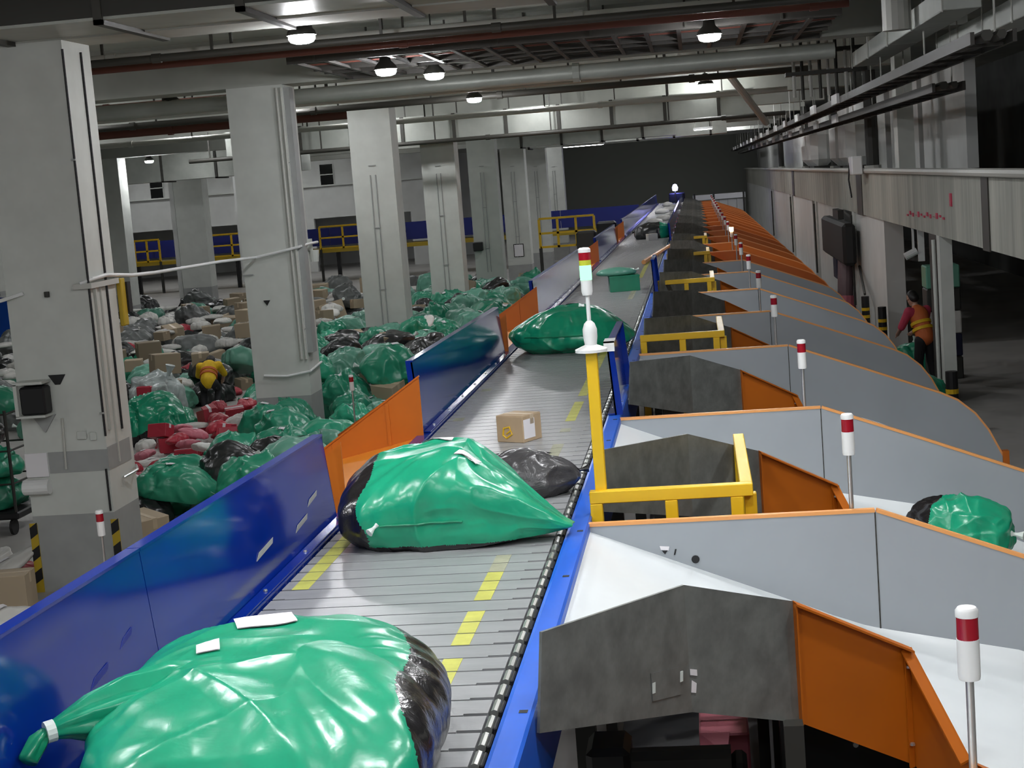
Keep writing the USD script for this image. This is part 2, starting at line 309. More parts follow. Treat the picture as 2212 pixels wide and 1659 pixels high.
        if i == 5:
            obj('notice_frame', MB().box((-0.21, -hd - 0.02, 1.2), (0.2, -hd, 1.72)), 'dark_steel', t)
            obj('notice', MB().box((-0.18, -hd - 0.026, 1.23), (0.17, -hd - 0.02, 1.69)), 'white_paper', t)
    for zz in np.arange(2.0, 6.0, 1.4):
        obj('conduit_clip', MB().box((-0.09 if i > 1 else hw - 0.03, -hd - 0.026, zz), (0.07 if i > 1 else hw + 0.02, -hd, zz + 0.02)), 'pillar_grey', t)
for k, (x, y) in enumerate(((-20.6, 53.7), (-20.6, 62.95), (-20.6, 72.2), (-34.0, 53.7), (-34.0, 72.2))):
    t = thing('pillar', f'pale pillar deep in the left bay, {ORD[k]} of the second row, before the windowed wall', 'pillar', (x, y + 0.4, 0))
    obj('foot', MB().box((-0.6, -0.4, 0), (0.6, 0.4, 0.9)), 'pillar_grey', t); obj('shaft', MB().box((-0.6, -0.4, 0.9), (0.6, 0.4, 6.1)), 'pillar_white', t)
    obj('ladder_rail', MB().box((-0.9, -0.1, 0.5), (-0.72, 0.1, 6.0)), 'white_wall', t)
# dock pillars under the beam on the right
for k, y in enumerate((26.4, 40.8, 53.4, 66.4, 82.6)):
    t = thing('dock_pillar', f'pale narrow pillar under the concrete beam on the right, {ORD[k]} from the camera', 'pillar', (RB + 0.3, y, 0))
    if k == 0:
        obj('shaft', MB().box((-0.3, 0.1, 0), (-0.1, 0.42, 2.78)), 'pillar_white', t); obj('side_plate', MB().box((-0.29, 0.42, 0), (-0.1, 1.35, 2.78)), 'dark_steel', t, label='pillar side with its shade put in as dark colour')  # dark side part: the shadowed pillar face put into the colour
        obj('pipe', MB().tube([(-0.33, 0.55, 0.2), (-0.33, 0.55, 2.7)], 0.035), 'pillar_white', t)
    else:
        obj('shaft', MB().box((-0.3, -0.25, 0), (0.3, 0.25, 2.78)), 'pillar_white', t)
        obj('pipe', MB().tube([(-0.34, 0.1, 0.4), (-0.34, 0.1, 2.7)], 0.03), 'dark_steel', t)

# far-left end: windowed wall
fw = MB().box((-36, 88, 0), (-33.6, 88.3, 6.9)).box((-33.6, 88, 3.0), (-14.5, 88.3, 4.85)).box((-33.6, 88, 6.0), (-14.5, 88.3, 6.9)).box((-16.0, 88, 0), (-14.5, 88.3, 3.0)).box((-24.6, 88, 0), (-21.6, 88.3, 3.0))
for a, b in ((-33.6, -33.1), (-32.3, -31.0), (-30.2, -21.0), (-20.2, -14.5)):
    fw.box((a, 88, 4.85), (b, 88.3, 6.0))
struct('wall_end', fw, 'white_wall')
struct('wall_bay', MB().box((-36, 96, 0), (-12, 96.3, 6.9)), 'white_wall')
struct('trim_2', MB().box((-33.4, 87.75, 4.78), (-14.6, 88, 4.86)), 'pillar_white')
for a, n in ((-33.1, 1), (-31.0, 2), (-21.0, 3)):
    w = obj(f'window_{n}', MB().box((a, 88.05, 4.86), (a + 0.8, 88.1, 6.0)), 'window_dark', kind='structure')
    obj('window_frame', MB().box((a, 88.0, 5.4), (a + 0.8, 88.05, 5.46)).box((a + 0.74, 88.0, 4.86), (a + 0.82, 88.05, 6.0)), 'pillar_white', w)

# ---------------------------------------------------------------- ceiling services
def hangers(t, x0, x1, y, z, step=2.6, w=0.035):
    for x in np.arange(x0 + 0.6, x1, step):
        obj('hanger', MB().box((x - w / 2, y - w / 2, z), (x + w / 2, y + w / 2, 6.9)), 'pipe_dark', t)
def pipe(label, y, z, r, mat, x0, x1, step=2.6, w=0.035):
    t = thing('ceiling_pipe', label, 'pipe', (0, y, z))
    obj('tube', MB().tube([(x0, 0, 0), (x1, 0, 0)], r, 10), mat, t, smooth=40)
    for x in np.arange(x0 + 0.6, x1, step):
        obj('hanger', MB().box((x - w / 2, -w / 2, r * 0.5), (x + w / 2, w / 2, 6.9 - z)), 'pipe_dark', t)
    for x in np.arange(x0 + 2.0, x1, step * 2):
        obj('coupling', MB().tube([(x, 0, 0), (x + 0.12, 0, 0)], r * 1.25, 10), mat, t)
pipe('dark ceiling pipe on rods just behind the nearest duct', 19.9, 6.12, 0.05, 'pipe_dark', -22, 2.1, 2.2)
pipe('thin dark pipe close above the nearest dark ceiling pipe', 19.0, 6.42, 0.035, 'pipe_dark', -22, 2.1, 2.9)
pipe('pale ceiling pipe beside the red sprinkler pipe', 20.45, 6.22, 0.06, 'pipe_light', -22, 2.1, 3.1)
pipe('red sprinkler pipe across the ceiling before the cable tray', 21.1, 6.14, 0.05, 'pipe_red', -22, 2.1, 2.7)
pipe('thick grey ceiling pipe behind the cable tray', 27.9, 6.0, 0.14, 'galvanised_duct', -16, 2.5, 3.0, 0.05)
pipe('dark ceiling pipe behind the thick grey pipe', 29.6, 6.1, 0.06, 'pipe_dark', -22, 2.5, 2.4)
pipe('pale thin ceiling pipe halfway between second and third pillar', 31.6, 6.08, 0.05, 'pipe_light', -30, 2.5, 2.4)
pipe('dark ceiling pipe just before the third pillar', 33.2, 6.02, 0.07, 'pipe_dark', -30, 2.5, 2.0)
pipe('pale ceiling pipe before the hanging duct', 41.8, 6.02, 0.075, 'pipe_light', -30, 2.5, 3.2)
pipe('dark ceiling pipe along the lower edge of the hanging duct', 43.2, 5.46, 0.06, 'pipe_dark', -14, 2.5, 3.2)
pipe('red sprinkler pipe over the left bay behind the second pillar', 28.6, 6.14, 0.06, 'pipe_red', -24, -7.8, 2.8)
pipe('rusty pipe above the left bay near the third pillar', 36.9, 6.06, 0.10, 'pipe_red', -30, -7.8, 2.6)
def duct(label, x0, x1, y0, y1, z0, z1, seams, mat='galvanised_duct'):
    t = thing('air_duct', label, 'air duct', (0, (y0 + y1) / 2, z0)); h = (y1 - y0) / 2
    obj('casing', MB().box((x0, -h, 0), (x1, h, z1 - z0)), mat, t)
    if 'nearest' in label: obj('front_cladding', MB().box((x0, -h - 0.03, 0.03), (x1, -h - 0.002, z1 - z0)), 'dark_steel', t, label='dark sheet holding the shade of the duct front')  # dark sheet: the unlit duct front put into the colour
    for x in seams:
        obj('flange', MB().box((x - 0.045, -h - 0.05, -0.05), (x + 0.045, -h, z1 - z0)).box((x - 0.045, -h - 0.05, -0.05), (x + 0.045, h + 0.03, 0)), 'pipe_dark', t)
        obj('hanger', MB().box((x + 0.1, -h - 0.04, z1 - z0), (x + 0.13, -h - 0.01, 6.9 - z0)), 'pipe_dark', t)
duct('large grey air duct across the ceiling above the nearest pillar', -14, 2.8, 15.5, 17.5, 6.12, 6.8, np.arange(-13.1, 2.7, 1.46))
duct('grey air duct with many seams hanging before the fourth pillar', -13, 1.7, 43.5, 44.4, 5.50, 6.2, np.arange(-12.3, 1.6, 1.45))
duct('short grey air duct hanging low before the fifth pillar', -8.3, -0.6, 58.6, 59.8, 5.45, 6.1, np.arange(-7.8, -0.6, 1.5))
duct('grey air duct over the left bay before the windowed wall', -27, -14.5, 58.0, 59.4, 5.25, 6.3, np.arange(-26.2, -14.6, 2.1))
duct('dark duct beneath the far ceiling beyond the conveyor', -8, 1.5, 70, 71.4, 5.6, 6.6, np.arange(-7.2, 1.4, 1.6))
# ladder tray across the hall
t = thing('cable_tray', 'wide brown cable tray on rungs across the ceiling between first and second pillar', 'cable tray', (0, 24, 6.1))
for y in (-1.9, -0.3, 0.4, 1.9):
    obj('side_rail', MB().box((-5.6, y - 0.03, -0.02), (2.1, y + 0.03, 0.14)), 'tray_steel', t)
for x in np.arange(-5.5, 2.1, 0.45):
    obj('rung', MB().box((x - 0.03, -1.9, -0.02), (x + 0.03, 1.9, 0.02)), 'tray_steel', t)
for j, y in enumerate((-1.6, -1.35, -1.1, -0.8, 0.8, 1.1, 1.4)):
    obj('cable', MB().tube([(-5.6, y, 0.07), (2.1, y, 0.07)], 0.05, 6), 'pipe_red' if j in (1, 3) else 'pipe_dark', t)
for x in np.arange(-5.2, 2.1, 1.3):
    for y in (-1.93, 1.93):
        obj('hanger', MB().box((x - 0.015, y - 0.015, 0), (x + 0.015, y + 0.015, 0.8)), 'pipe_dark', t)
# light fittings
CL = []
for rod in (0.62, 0.0):
    c = klass('high_bay_lamp'); CL.append(c)
    obj('housing', MB().lathe([(0.0, 0.23), (0.05, 0.23), (0.075, 0.19), (0.085, 0.12), (0.155, 0.05), (0.17, 0.0), (0.155, 0.0), (0.15, 0.012), (0.0, 0.012)], n=24), 'dark_steel', c, smooth=40)
    obj('lens', MB().lathe([(0.0, 0.004), (0.152, 0.004), (0.152, -0.04), (0.13, -0.075), (0.08, -0.092), (0.0, -0.098)], n=24), 'lens_lit', c, smooth=40)
    obj('rod', MB().tube([(0, 0, 0.22), (0, 0, 0.34 + rod)], 0.012, 6), 'dark_steel', c)
seen = ['nearest lit high-bay lamp on the left, just beyond the large grey duct', 'lit high-bay lamp before the wide cable tray, above the big sack on the belt', 'lit high-bay lamp just right of another one under the cable tray',
        'lit high-bay lamp behind the cable tray, third along the conveyor', 'lit high-bay lamp seen between first and second pillar', 'bright lamp deep in the left bay before the dark duct', 'tiny lit lamp between third and fourth pillar',
        'lit bell lamp on the right, nearest of its row over the chutes', 'lit bell lamp on the right, second of its row over the chutes', 'lit lamp over the chutes, third of its row, high and far away']
for k, p in enumerate(LAMPS):
    z = p[2] if p[2] < 6.1 else 6.56
    copy(CL[0 if z < 6.1 else 1], 'high_bay_lamp', seen[k] if k < len(seen) else 'added unseen high-bay lamp to brighten the hall, between beams or outside the picture', 'lamp', (p[0], p[1], z), group=None if k < len(seen) else 'added fill lamps hidden or outside the picture')
for (x, y, z, w, d, lab) in ((-4.2, 61.5, 5.35, 1.6, 0.7, 'wide lit lamp panel hanging below the low far duct'), (0.45, 66.5, 5.72, 0.8, 0.9, 'bright square lamp panel far away over the chutes')):
    t = thing('ceiling_light', lab, 'lamp', (x, y, z))
    obj('housing', MB().box((-w / 2, -d / 2, 0.02), (w / 2, d / 2, 0.1)), 'white_plastic', t); obj('diffuser', MB().box((-w / 2 + 0.04, -d / 2 + 0.04, 0), (w / 2 - 0.04, d / 2 - 0.04, 0.02)), 'panel_lit', t)
    for s in (-1, 1): obj('rod', MB().box((s * w * 0.4 - 0.01, -0.01, 0.1), (s * w * 0.4 + 0.01, 0.01, 6.9 - z)), 'pipe_dark', t)

# right-hand trays and trunking along the hall
for lab, x, z, y0, y1, boxes in (('long dark cable ladder running down the right side above the beam', 2.95, 5.22, 16, 118, 15), ('second dark cable ladder beside the wall, lower than the first', 3.45, 5.0, 22, 118, 11)):
    t = thing('cable_ladder', lab, 'cable tray', (x, (y0 + y1) / 2, z)); h = (y1 - y0) / 2
    for s in (-0.2, 0.2): obj('side_rail', MB().box((s - 0.02, -h, -0.05), (s + 0.02, h, 0.07)), 'tray_steel', t)
    obj('cable_bundle', MB().tube([(-0.06, -h, 0.03), (-0.06, h, 0.03)], 0.06, 6).tube([(0.08, -h, 0.03), (0.08, h, 0.03)], 0.05, 6), 'pipe_dark', t)
    for y in np.arange(-h + 0.5, h, 1.2): obj('rung', MB().box((-0.2, y - 0.03, -0.05), (0.2, y + 0.03, -0.02)), 'tray_steel', t)
    for y in np.arange(-h + 1, h, 5.0): obj('hanger', MB().tube([(0.2, y, 0), (0.2, y, 6.9 - z)], 0.012, 5), 'pipe_light', t)
    for k in range(boxes): obj('junction_box', MB().box((-0.27, -h + 14 + k * 5.6, -0.05), (-0.22, -h + 15.2 + k * 5.6, 0.13)), 'white_plastic', t)
for lab, x, z, y0, y1 in (('white cable trunking high on the right, long bright box', 3.17, 5.9, 19.0, 29.5), ('second white trunking box at the upper right corner', 3.92, 5.7, 17.0, 24.5)):
    t = thing('trunking', lab, 'trunking', (x, (y0 + y1) / 2, z)); h = (y1 - y0) / 2
    n = 4
    for k in range(n): obj('cover', MB().box((-0.22, -h + k * 2 * h / n + 0.02, -0.13), (0.22, -h + (k + 1) * 2 * h / n - 0.02, 0.13), 0.01), 'pillar_white', t)
    for k in range(5): obj('hanger', MB().tube([(-0.23, -h + k * 2 * h / 4, -0.15), (-0.23, -h + k * 2 * h / 4, 6.9 - z)], 0.012, 5), 'pipe_light', t)
t = thing('sloping_brace', 'pale sloping pipe brace under the ceiling at right', 'pipe', (0, 0, 0))
obj('tube', MB().tube([(0.83, 35.98, 6.28), (1.9, 41.5, 5.2)], 0.085, 10), 'pipe_light', t)
t = thing('pipe_bundle', 'bundle of short vertical dark pipes with pale ends under the ceiling at right', 'pipes', (2.5, 30.4, 5.6))
for k in range(8):
    obj('pipe', MB().tube([(-0.55 + k * 0.16, 0.1 * (k % 3), -0.25 - 0.05 * (k % 2)), (-0.55 + k * 0.16, 0.1 * (k % 3), 1.2)], 0.035, 6), 'pipe_dark' if k % 2 else 'pipe_light', t)
obj('cross_bar', MB().box((-0.7, -0.05, 0.55), (0.8, 0.3, 0.62)).box((-0.7, -0.05, 0.15), (0.8, 0.3, 0.22)), 'dark_steel', t)
t = thing('air_duct', 'huge dark duct elbow at the top right above the cable ladders', 'air duct', (2.7, 20.0, 6.1))
obj('casing', MB().box((-0.5, -1.9, 0.15), (0.9, 1.9, 0.79)).box((0.35, 0.4, -0.05), (0.9, 1.4, 0.15)), 'dim_wall', t)
obj('sleeve', MB().tube([(0.0, 1.2, -0.35), (0.0, 1.2, 0.16)], 0.18, 14), 'pipe_light', t)
# on the upper right: tanks, downpipes
for k, (y, z) in enumerate(((44.5, 4.35), (47.5, 4.35), (57.5, 4.35), (60.0, 4.35))):
    t = thing('water_tank', f'pale rounded tank on the beam at right, {ORD[k]} from the camera', 'tank', (4.45, y, 3.8))
    obj('body', MB().tm(trimesh.Trimesh(*MB().box((-0.4, -1.3, 0.1), (0.4, 1.3, 1.45), 0.25).out())), 'white_wall', t); obj('foot', MB().box((-0.3, -1.1, 0), (0.3, 1.1, 0.12)), 'dark_steel', t); obj('lid', MB().box((-0.2, -0.3, 1.45), (0.2, 0.3, 1.52)), 'pipe_light', t)
for k, (y, r) in enumerate(((33.6, 0.14), (39.4, 0.16), (49.7, 0.13), (62.3, 0.14), (80.0, 0.14))):
    t = thing('downpipe', f'dark vertical downpipe rising from the concrete beam, {ORD[k]} from the camera', 'pipe', (4.3, y, 3.8))
    obj('tube', MB().tube([(0, 0, 0), (0, 0, 2.4)], r, 10), 'dark_steel', t); obj('collar', MB().tube([(0, 0, 0.0), (0, 0, 0.12)], r * 1.3, 10), 'pipe_light', t)
t = thing('white_post', 'white square post standing on the beam at the right', 'post', (4.2, 32.6, 3.8))
obj('shaft', MB().box((-0.16, -0.3, 0), (0.16, 0.3, 2.6)), 'pillar_white', t)
t = thing('camera_box', 'small white box with cables hung on the concrete beam', 'box', (RB - 0.25, 37.0, 3.75))
obj('body', MB().box((-0.12, -0.4, 0), (0.12, 0.4, 0.42), 0.02), 'white_plastic', t); obj('cable', MB().tube([(-0.1, 0.3, 0.3), (-0.16, 0.1, -0.1), (-0.14, -0.2, -0.5)], 0.02, 6), 'black', t)
t = thing('dock_curtain', 'black box curtain hanging below the concrete beam', 'curtain', (RB - 0.2, 43.0, 1.5))
obj('cloth', MB().box((-0.2, -3.5, 0), (0.12, 3.0, 1.05), 0.08), 'rubber', t); obj('bracket', MB().box((-0.05, -0.8, 1.05), (0.1, 0.8, 1.3)), 'dark_steel', t)
t = thing('led_sign', 'row of small red display dots glowing on the raw concrete beam', 'display', (RB - 0.012, 28.0, 3.1))
for k in range(13): obj('dot', MB().box((-0.008, -2.2 + k * 0.36, -0.03 + 0.03 * (k % 2) - k * 0.006), (0.01, -2.2 + k * 0.36 + 0.16, 0.005 + 0.03 * (k % 3) - k * .006)), 'red_dots', t)
for x, y, z in ((-0.01, 25.6, 3.32),): obj('dot', MB().box((-0.012, -3.0, 0.2), (0.01, -2.85, 0.4)), 'red_dots', t)

# ---------------------------------------------------------------- the main conveyor
PITCH, XL, XR = 0.165, -2.03, -0.82
conv = thing('belt_conveyor', 'long conveyor of grey slats with yellow dash marks and bright blue side rails', 'conveyor', (0, 0, 0))
def slat_mesh(y, notch=True):
    a, b = y + 0.006, y + PITCH - 0.006
    m = MB()
    m.prism([(XL, a + 0.012), (XL + 0.06, a + 0.012), (XL + 0.06, a), (XR - 0.085, a), (XR - 0.085, a + 0.016), (XR, a + 0.016), (XR, b), (XL, b)], BELT - 0.03, BELT, 'z')
    return m
near = [3.0 + k * PITCH for k in range(300)]
dash_r = {y: p for y, p in zip(near, ([0, 0] + [1] * 3 + [0, 0] + [2, 0]) * 60)}
def marks(y):
    """Which yellow marks a slat carries: right-hand dash line and, here and there, the left-hand one. 1 fresh, 2 worn."""
    for a, b, w in ((5.3, 5.75, 1), (5.9, 6.42, 1), (6.6, 7.12, 1), (7.12, 7.3, 2), (8.75, 9.2, 1), (9.9, 10.5, 2), (11.0, 11.25, 2), (11.5, 12.5, 1), (12.8, 14.2, 1), (14.5, 16.2, 1), (17.5, 18.6, 2), (22.5, 26.5, 2), (27.0, 32.0, 1)):
        if a <= y < b: r = w; break
    else: r = 0
    return r, (1 if 6.95 <= y < 8.05 else 2 if 11.8 <= y < 12.0 or 13.5 <= y < 13.7 else 0)
for y in near:
    s = obj('slat', slat_mesh(y), 'slat_grey', conv)
    r, l = marks(y)
    if r: obj('yellow_mark', MB().box((-1.075, y + 0.006, BELT), (-1.0, y + PITCH - 0.006, BELT + 0.0015)), 'mark_yellow' if r == 1 else 'mark_worn', s, label='yellow paint mark on the slat')
    if l: obj('yellow_mark', MB().box((-1.98, y + 0.006, BELT), (-1.9, y + PITCH - 0.006, BELT + 0.0015)), 'mark_yellow' if l == 1 else 'mark_worn', s, label='yellow paint mark on the slat')
far = MB()
for k in range(300, 515): y = 3.0 + k * PITCH; far.box((XL, y + 0.004, BELT - 0.03), (XR, y + PITCH - 0.004, BELT))
obj('far_slats', far, 'slat_grey', conv, kind='stuff')
for k in range(110):
    y = 3.0 + k * PITCH
    obj('chain_link', MB().tube([(XR + 0.022, y + 0.02, BELT - 0.004), (XR + 0.022, y + 0.135, BELT - 0.004)], 0.015, 8), 'chain_steel', conv)
    obj('chain_plate', MB().box((XR + 0.038, y + 0.01, BELT - 0.03), (XR + 0.052, y + 0.125, BELT + 0.008), 0.004), 'black', conv)
fc = MB()
for k in range(110, 515): y = 3.0 + k * PITCH; fc.box((XR + 0.008, y + 0.02, BELT - 0.02), (XR + 0.037, y + 0.135, BELT + 0.008))
obj('far_chain', fc, 'chain_steel', conv, kind='stuff')
obj('belt_underlay', MB().box((XL - 0.01, 2.5, BELT - 0.2), (XR + 0.055, 88, BELT - 0.034)), 'black', conv, label='black channel under the slats')
RO = -0.655
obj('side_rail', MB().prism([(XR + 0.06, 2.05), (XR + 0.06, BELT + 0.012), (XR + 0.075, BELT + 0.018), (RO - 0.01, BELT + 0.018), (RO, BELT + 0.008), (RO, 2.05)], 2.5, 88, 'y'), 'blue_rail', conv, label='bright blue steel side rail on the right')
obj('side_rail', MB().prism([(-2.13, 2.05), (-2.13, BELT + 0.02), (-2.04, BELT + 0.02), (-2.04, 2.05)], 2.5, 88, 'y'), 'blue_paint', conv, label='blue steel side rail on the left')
for y in np.arange(4.2, 30, 0.9):
    obj('rail_slot', MB().box((RO - 0.05, y, BELT + 0.0178), (RO - 0.02, y + 0.03, BELT + 0.0192)), 'black', conv)
for y in np.arange(4.0, 88, 3.65):
    for x in (-2.08, -0.72):
        obj('leg', MB().box((x - 0.05, y - 0.05, 0), (x + 0.05, y + 0.05, 2.06)), 'dark_steel', conv)
    obj('cross_member', MB().box((-2.08, y - 0.04, 1.9), (-0.72, y + 0.04, 2.0)), 'dark_steel', conv)
obj('end_bar', MB().tube([(-1.09, 30.7, BELT + 0.06), (-0.66, 36.8, BELT + 0.06)], 0.045, 8), 'orange_trim', conv, label='orange diverter bar across the belt')

# blue guard panels
def guard(label, x, y0, y1, h0, h1, lean, mat='blue_paint', name='belt_guard', side=-1, joints=(), cap=True):
    t = thing(name, label, 'guard panel', (x, y0, BELT))
    L = y1 - y0; ys = [0] + [j - y0 for j in joints] + [L]
    for a, b in zip(ys[:-1], ys[1:]):
        ha, hb = (h0 + (h1 - h0) * q / L for q in (a, b))
        b2 = b - (0.006 if b < L else 0)
        obj('sheet', MB().plate([(0, a, 0.02), (0, b2, 0.02), (lean, b2, hb), (lean, a, ha)], (side * 0.012, 0, 0)), mat, t)
        obj('top_flange', MB().plate([(lean - 0.004 * side, a, ha), (lean - 0.004 * side, b2, hb), (lean + side * 0.05, b2, hb), (lean + side * 0.05, a, ha)], (0, 0, 0.012)), mat, t)
    obj('foot_flange', MB().plate([(0.004, 0, 0.024), (0.004, L, 0.024), (-side * 0.055, L, 0.022), (-side * 0.055, 0, 0.022)], (0, 0, 0.008)), mat, t)
    for a, hh in ((0, h0), (L, h1)):
        s = 0.02 if a == 0 else -0.02
        obj('end_flange', MB().plate([(side * 0.0, a, 0.02), (side * 0.06, a, 0.02), (lean + side * 0.05, a, hh), (lean, a, hh)], (0, s * 0.5, 0)), mat, t)
    for a in np.arange(0.3, L, 0.75):
        obj('bolt', MB().lathe([(0, 0), (0.011, 0), (0.009, 0.008), (0, 0.009)], (-side * 0.03, a, 0.032), 8), 'steel_bright', t)
    return t
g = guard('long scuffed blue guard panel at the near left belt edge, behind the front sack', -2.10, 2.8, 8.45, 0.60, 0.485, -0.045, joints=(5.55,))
rs = np.random.default_rng(4)
for k in range(5):
    y = (6.9, 7.6, 7.9, 4.9, 5.2)[k] - 2.8; z = (0.16, 0.13, 0.2, 0.22, 0.27)[k]
    obj('scuff', MB().plate([(0.002 - z * 0.09, y, z), (0.002 - z * 0.09, y + 0.28 - 0.04 * k, z + 0.02), (-z * 0.09 + 0.001, y + 0.3 - 0.04 * k, z + 0.045), (-z * 0.09 + 0.001, y + 0.05, z + 0.03)], (0.002, 0, 0)), 'blue_far' if k > 2 else 'pillar_grey', g, label='pale rubbed scuff on the blue paint')
guard('second blue guard panel on the left, between the two orange chutes', -2.10, 11.3, 16.4, 0.55, 0.5, -0.04)
guard('third blue guard panel on the left, beyond the second orange chute', -2.10, 20.0, 28.4, 0.52, 0.5, -0.04)
guard('fourth blue guard panel on the left, where the belt dips', -2.10, 33.0, 41.0, 0.5, 0.5, -0.04)
guard('fifth blue guard panel on the left, far along the belt beside white parcels', -2.10, 45.0, 86.0, 0.5, 0.5, -0.03)
guard('dark blue guard plate with painted-lit flange at the right rail, before the yellow light pole', -0.70, 11.62, 13.3, 0.55, 0.55, -0.03, side=1)
guard('narrow dark guard plate on the right rail, seventh chute', -0.70, 23.2, 24.6, 0.5, 0.5, -0.02, side=1)
guard('long blue guard wall along the far right side of the belt', -0.70, 38.0, 86.0, 0.52, 0.52, -0.02, side=1)
t = stage.GetPrimAtPath(W + '/belt_guard_005'); obj('end_cap', MB().box((-0.05, -0.012, 0.563), (0.03, 0.22, 0.575)).box((-0.05, -0.012, 0.50), (0.03, -0.001, 0.575)), 'white_plastic', t)  # white plate: light on the top flange put into the colour

# ---------------------------------------------------------------- sorting chutes to the right
FX = [-0.02, 1.0, 1.44, 2.14, 2.86, 3.5]; FZ = [-0.03, -0.445, -0.635, -0.89, -1.22, -1.6]
fz = lambda x: np.interp(x, FX, FZ)
A, Ab = np.array([.03, -2.84, .28]), np.array([.0, -2.885, -.06])
B, Bb = np.array([.50, -2.05, .21]), np.array([.50, -2.05, -.30])
C, Cb = np.array([.93, -1.6, 0]), np.array([.93, -1.6, -.52])
D, Db = np.array([1.415, -1.4, -.28]), np.array([1.415, -1.4, -.80])
G, Gb = np.array([1.60, -1.67, -.68]), np.array([1.60, -1.67, -1.02])
NX = [-.02, .03, .50, .93, 1.415, 1.60, 1.9, 3.5]; NY = [-2.80, -2.76, -2.01, -1.575, -1.38, -1.65, -1.99, -1.99]
def chute_parts(t, inner, first=False):
    xs = np.unique(np.concatenate([np.linspace(-.02, 3.5, 24), NX])); v, f = [], []
    fr = [0, 0.5, 0.85, 0.93, 0.97, 0.99, 1.0]; lift = [0, 0, 0, .01, .04, .08, .14]
    for x in xs:
        n = np.interp(x, NX, NY); k = np.clip((x - 1.3) / 0.9, 0, 1)
        v += [(x, n * (1 - q), fz(x) + k * l) for q, l in zip(fr, lift)]
    m = len(fr)
    for i in range(len(xs) - 1):
        for j in range(m - 1): f += [[i * m + j, (i + 1) * m + j, (i + 1) * m + j + 1], [i * m + j, (i + 1) * m + j + 1, i * m + j + 1]]
    v = np.array(v); n = len(v); v2 = np.vstack([v, v - (0, 0, 0.006)]); f2 = f + [[c + n for c in x[::-1]] for x in f]
    rim = [i * m for i in range(len(xs))]
    for a, b in zip(rim[:-1], rim[1:]): f2 += [[a, a + n, b], [b, a + n, b + n]]
    obj('slide_floor', (v2, np.array(f2)), 'slide_white' if inner == 'panel_grey' else 'orange_floor', t, smooth=35, label='smooth white sliding floor' if inner == 'panel_grey' else None)
    p1 = [(-.02, 0), (1.44, 0), (1.44, fz(1.44) - .06), (.98, fz(.98) - .06), (-.02, -.06)]
    p2 = [(1.441, 0), (2.2, -.29), (2.88, -.56), (3.04, -.64), (3.2, -.78), (3.32, -.95), (3.46, -1.24), (3.46, -1.63), (2.86, fz(2.86) - .06), (2.14, fz(2.14) - .06), (1.441, fz(1.44) - .06)]
    obj('wall_panel', MB().prism(p1, 0.0, 0.012, 'y'), inner, t); obj('wall_panel', MB().prism(p2, 0.0, 0.012, 'y'), inner, t)
    obj('outer_skin', MB().prism(p1, 0.014, 0.03, 'y').prism(p2, 0.014, 0.03, 'y'), 'orange_paint', t, label='orange outer face of the chute wall')
    obj('joint_strip', MB().box((1.437, -.002, fz(1.44) + .02), (1.444, 0, -.004)), 'dark_steel', t)
    top = [(-.02, .004), (1.44, .004)]; top2 = [(1.45, .004), (2.2, -.286), (2.88, -.556), (3.04, -.636), (3.2, -.776), (3.32, -.946), (3.46, -1.236)]
    for q in (top, top2):
        b = MB()
        for (xa, za), (xb, zb) in zip(q[:-1], q[1:]): b.bar((xa, .014, za), (xb, .014, zb), .036, .018)
        obj('edge_trim', b, 'orange_trim', t, label='thin orange edge strip')
    obj('end_post', MB().box((3.44, -.03, -1.6), (3.5, .05, -1.16)), 'orange_paint', t)
    d = lambda p, q: np.cross(q - p, (0, 0, 1)) / np.linalg.norm(np.cross(q - p, (0, 0, 1)))
    M = Bb + 0.0; M[2] = -.24
    o1, o2, o3, o4 = d(A, B), d(B, C), d(C, D), d(D, G)
    obj('hood_panel', MB().plate([A, Ab, Bb, B], -o1 * 0.012), 'galv_sheet', t, label='bare galvanised hood sheet')
    obj('hood_panel', MB().plate([B, Bb, Cb, C], -o2 * 0.012), 'galv_sheet', t, label='bare galvanised hood sheet')
    for p, q, pb, qb, o in ((C, D, Cb, Db, o3), (D, G, Db, Gb, o4)):
        obj('side_panel', MB().plate([p, pb, qb, q], -o * 0.012), 'orange_paint', t, label='orange outer side panel')
        obj('side_lip', MB().plate([p + (0, 0, .004), q + (0, 0, .004), q + o * 0.045 - (0, 0, .004), p + o * 0.045 - (0, 0, .004)], (0, 0, -.01)), 'orange_paint', t)
        obj('side_edge', MB().plate([p + o * .002, pb + o * .002, pb + o * .03, p + o * .03], (q - p) / np.linalg.norm(q - p) * 0.008), 'orange_paint', t)
    for z in (-.08, -.42): obj('bolt', MB().lathe([(0, 0), (0.012, 0), (0.01, 0.01), (0, 0.011)], D + o3 * 0.03 + np.array([-.02, 0, z]), 8), 'steel_bright', t)
    obj('low_curb', MB().plate([G, (1.9, -2.0, -.78), (3.46, -2.0, -1.5), (3.46, -2.0, -1.66), (1.9, -2.0, -.92), Gb], (0.0, .012, 0)), 'orange_paint', t)
    obj('frame_beam', MB().bar((0.0, -2.6, -.35), (3.2, -1.5, -1.75), .06, .08).bar((0.0, -.1, -.3), (3.2, -.1, -1.75), .06, .08), 'dark_steel', t)
    for x, y in ((.9, -1.7), (.9, -.1), (3.1, -1.9), (3.1, -.1)):
        obj('leg', MB().box((x - .04, y - .04, -BELT), (x + .04, y + .04, fz(x) - .08)), 'dark_steel', t)
CH = [4.42, 8.0, 11.5, 15.55, 19.3, 22.9, 26.7, 30.0] + [33.6 + 3.65 * k for k in range(15)]
cg, co = klass('sorting_chute'), klass('orange_chute')
chute_parts(cg, 'panel_grey'); chute_parts(co, 'orange_paint')
